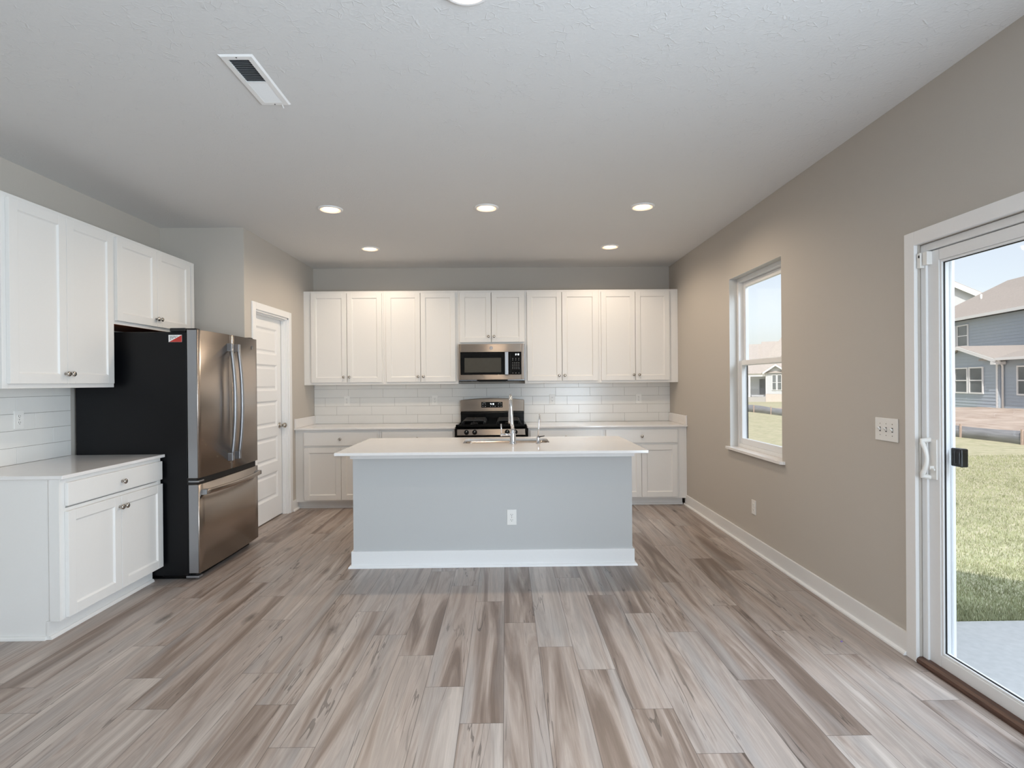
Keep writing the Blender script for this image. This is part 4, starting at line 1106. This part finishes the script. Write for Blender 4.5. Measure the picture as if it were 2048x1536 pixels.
def house_blue():
    A = (23.361, 25.965, ZG); F = HF(A, (.19424, .98095), (-.98095, .19424))
    o = thing('house', 'blue two-storey house with a low front gable seen through the patio door', 'house', F.P(4, -4, 0))
    zl = -.25
    # upper storey and main wall at n = -3
    w_ = MB(); w_.box(F, -6, 12.8, -9.1, -3.0, zl, 5.0); siding(w_, F, -6, 12.8, -3.0, 2.9, 4.98, .175)
    w_.build('upper_wall', M_side_b, o)
    w_ = MB(); w_.box(F, -7, 0.0, -3.0, -.2, zl, 2.42); siding(w_, F, -7, 0, -.2, zl, 2.4)
    w_.box(F, 5.2, 12.8, -3.0, -1.5, zl, 2.42); siding(w_, F, 5.2, 12.8, -1.5, zl, 2.4); w_.build('lower_wall', M_side_b, o)
    # gable bay
    g = MB(); g.prism([F.P(.0, 0, zl), F.P(5.22, 0, zl), F.P(5.22, 0, 2.35), F.P(2.61, 0, 3.0), F.P(0, 0, 2.35)], F.D(0, -3.0, 0))
    siding(g, F, 0, 5.22, 0, zl, 2.98, .16, lambda z: (0, 5.22) if z < 2.35 else ((z-2.35)/.65*2.61, 5.22-(z-2.35)/.65*2.61))
    g.build('gable_bay', M_side_b, o)
    # corner board, downspout
    MB().box(F, 0, .12, .0, .035, zl, 2.33).build('corner_board', M_htrim, o)
    d = MB(); d.tube([F.P(-.12, -.11, zl+.2), F.P(-.12, -.11, 2.05), F.P(-.28, .05, 2.2), F.P(-.48, .28, 2.33)], .05, 8); d.build('downspout', M_htrim, o)
    # gable roof
    r = MB()
    for s_ in (-1, 1):
        pe = [F.P(2.61, .32, 3.07), F.P(2.61+s_*2.95, .32, 3.07-.26*2.95)]
        r.prism([pe[0], pe[1], pe[1]+Vector((0, 0, .10)), pe[0]+Vector((0, 0, .10))], F.D(0, -3.4, 0))
    r.build('gable_roof', M_roof, o)
    t = MB()
    for s_ in (-1, 1):
        a, b = F.P(2.61, .30, 2.98), F.P(2.61+s_*2.97, .30, 2.98-.26*2.97)
        t.prism([a, b, b+Vector((0, 0, .17)), a+Vector((0, 0, .17))], F.D(0, .05, 0))
    t.box(F, -.36, -.02, -.1, .35, 2.13, 2.27)
    t.build('rake_trim', M_htrim, o)
    # lower roof along the ground-floor wall
    lr = MB()
    for ua, ub, nf in ((-7.2, 1.0, .25), (4.0, 13.0, -1.12)):
        lr.prism([F.P(ua, nf, 2.42), F.P(ua, -3.0, 3.14), F.P(ua, -3.0, 3.04), F.P(ua, nf, 2.34)], F.D(ub-ua, 0, 0))
    lr.build('porch_roof', M_roof, o)
    MB().box(F, -7.2, -.36, .25, .36, 2.32, 2.44).build('gutter', M_htrim, o)
    # main hip roof
    e0, e1, na, nb_, ze, zr = -6.4, 13.1, -2.6, -9.5, 5.13, 7.53
    m = MB(); B = [F.P(e1, na, ze), F.P(e0, na, ze), F.P(e0, nb_, ze), F.P(e1, nb_, ze)]
    T = [F.P(9.28, -6.05, zr), F.P(e0+3.8, -6.05, zr)]
    v = [m.bm.verts.new(p) for p in B]; tv = [m.bm.verts.new(p) for p in T]
    m.face([v[0], v[1], tv[1], tv[0]]); m.face([v[1], v[2], tv[1]]); m.face([v[2], v[3], tv[0], tv[1]]); m.face([v[3], v[0], tv[0]]); m.face(v[::-1])
    m.build('main_roof', M_roof, o)
    MB().box(F, e0, e1, na-.02, na+.10, ze-.14, ze+.02).build('gutter', M_htrim, o)
    MB().lathe(F.P(8.9, -4.4, 6.25), (0, 0, 1), [(.055, 0), (.055, .42)], 12).build('vent_pipe', M_htrim, o)
    hwindow(F, 2.20, 3.33, .71, 2.05, .03, o); hwindow(F, .99, 2.10, .71, 2.06, .03, o)
    hwindow(F, -1.92, -1.02, .70, 2.05, -.17, o); hwindow(F, -2.94, -2.04, .70, 2.05, -.17, o)
    hwindow(F, 7.56, 8.66, 3.40, 4.74, -2.97, o); hwindow(F, 8.78, 9.86, 3.40, 4.74, -2.97, o)
house_blue()
def house_far_gable():
    Cc = (37.43, 44.6, ZG); F = HF(Cc, (-.766, .643), (-.643, -.766))
    o = thing('house', 'pale gabled house far behind the blue house', 'house', F.P(4, -4, 0))
    w_ = MB(); w_.prism([F.P(-1.9, 0, 0), F.P(11.9, 0, 0), F.P(11.9, 0, 7.5), F.P(5, 0, 12.0), F.P(-1.9, 0, 7.5)], F.D(0, -9, 0)); w_.build('wall', M_side_w, o)
    r = MB(); t = MB()
    for s_ in (-1, 1):
        a, b = F.P(5, .4, 12.0), F.P(5+s_*7.3, .4, 12.0-.65*7.3)
        r.prism([a, b, b+Vector((0, 0, .25)), a+Vector((0, 0, .25))], F.D(0, -9.8, 0))
        t.prism([a-Vector((0, 0, .25)), b-Vector((0, 0, .25)), b+Vector((0, 0, .2)), a+Vector((0, 0, .2))], F.D(0, .08, 0))
    r.build('roof', M_roof, o); t.build('rake_trim', M_htrim, o)
house_far_gable()
def house_pale():
    K = 2.1; O = Vector((0, 0, CAM_H)); A2 = O+(Vector((17.665, 37.381, ZG))-O)*K
    F = HF(A2, (.90426, -.42698), (-.42698, -.90426))
    o = thing('house', 'pale house with a tan roof, porch and front gable seen through the window', 'house', F.P(1, -4, 0))
    k = lambda v: v*K
    z0 = -.3
    g = MB(); g.prism([F.P(0, 0, k(.54)), F.P(k(1.22), 0, k(.54)), F.P(k(1.22), 0, k(2.05)), F.P(k(.61), 0, k(2.48)), F.P(0, 0, k(2.05))], F.D(0, -5, 0))
    siding(g, F, 0, k(1.22), 0, k(.56), k(2.05), .24); g.build('gable_wall', M_side_w, o)
    MB().box(F, -.02, k(1.22)+.02, -5, .08, z0, k(.545)).build('brick_base', M_brick, o)
    r = MB(); t = MB()
    for s_ in (-1, 1):
        a, b = F.P(k(.60), .5, k(2.54)), F.P(k(.60+s_*.80), .5, k(2.54-.56))
        r.prism([a, b, b+Vector((0, 0, .14)), a+Vector((0, 0, .14))], F.D(0, -6, 0)); t.prism([a-Vector((0, 0, .22)), b-Vector((0, 0, .22)), b+Vector((0, 0, .05)), a+Vector((0, 0, .05))], F.D(0, .08, 0))
    r.build('gable_roof', M_roof2, o); t.build('rake_trim', M_htrim, o)
    MB().box(F, k(-.0), k(.05), 0, .05, k(.54), k(2.05)).build('corner_board', M_htrim, o)
    hwindow(F, k(.38), k(.66), k(.80), k(1.85), .06, o); hwindow(F, k(.70), k(.98), k(.80), k(1.85), .06, o)
    # porch recess, door
    b = MB(); b.box(F, k(-3.2), k(0), -6.5, -2.2, z0, k(1.95)); b.box(F, k(1.22), k(4), -6.5, -1.2, z0, k(2.05)); b.build('porch_wall', M_side_w, o)
    d = MB().box(F, k(-.40), k(-.05), -2.2, -2.1, k(.50), k(1.56)).build('front_door', M_hdoor, o)
    MB().box(F, k(-.345), k(-.105), -2.1, -2.07, k(.95), k(1.48)).build('door_glass', M_hglass, d)
    MB().box(F, k(-3.2), k(-.02), -2.1, .1, z0, k(.34)).build('porch_floor', M_conc, o)
    MB().box(F, k(-1.0), k(-.46), -.4, -.2, k(.56), k(.90)).build('porch_skirt', M_hdoor, o)
    MB().box(F, k(-3.2), k(-.02), -2.2, .1, k(1.74), k(1.97)).build('porch_beam', M_htrim, o)
    MB().box(F, k(-1.08), k(-.96), -.15, .1, k(.34), k(1.74)).build('porch_post', M_htrim, o)
    # main roof: long slope up to the ridge, and a taller wing at the right
    m = MB(); m.prism([F.P(k(-.27), .35, k(1.97)), F.P(k(-.27), -6, k(4.28)), F.P(k(-.27), -12, k(1.97))], F.D(k(4.4), 0, 0)); m.build('main_roof', M_roof2, o)
    m = MB(); m.prism([F.P(k(-3.4), .30, k(1.93)), F.P(k(-3.4), -6, k(4.12)), F.P(k(-3.4), -12, k(1.93))], F.D(k(3.13), 0, 0)); m.build('porch_roof', M_roof2, o)
    v = MB(); 
    v.prism([F.P(k(-.05), -2.0, k(2.95)), F.P(k(1.35), -4.5, k(4.95)), F.P(k(2.7), -2.0, k(2.95))], F.D(0, -3.5, 0)); v.build('cross_gable_roof', M_roof2, o)
    MB().box(F, k(-3.2), k(-.5), 3.0, 5.0, z0, .05).build('walkway', M_conc, o)
house_pale()
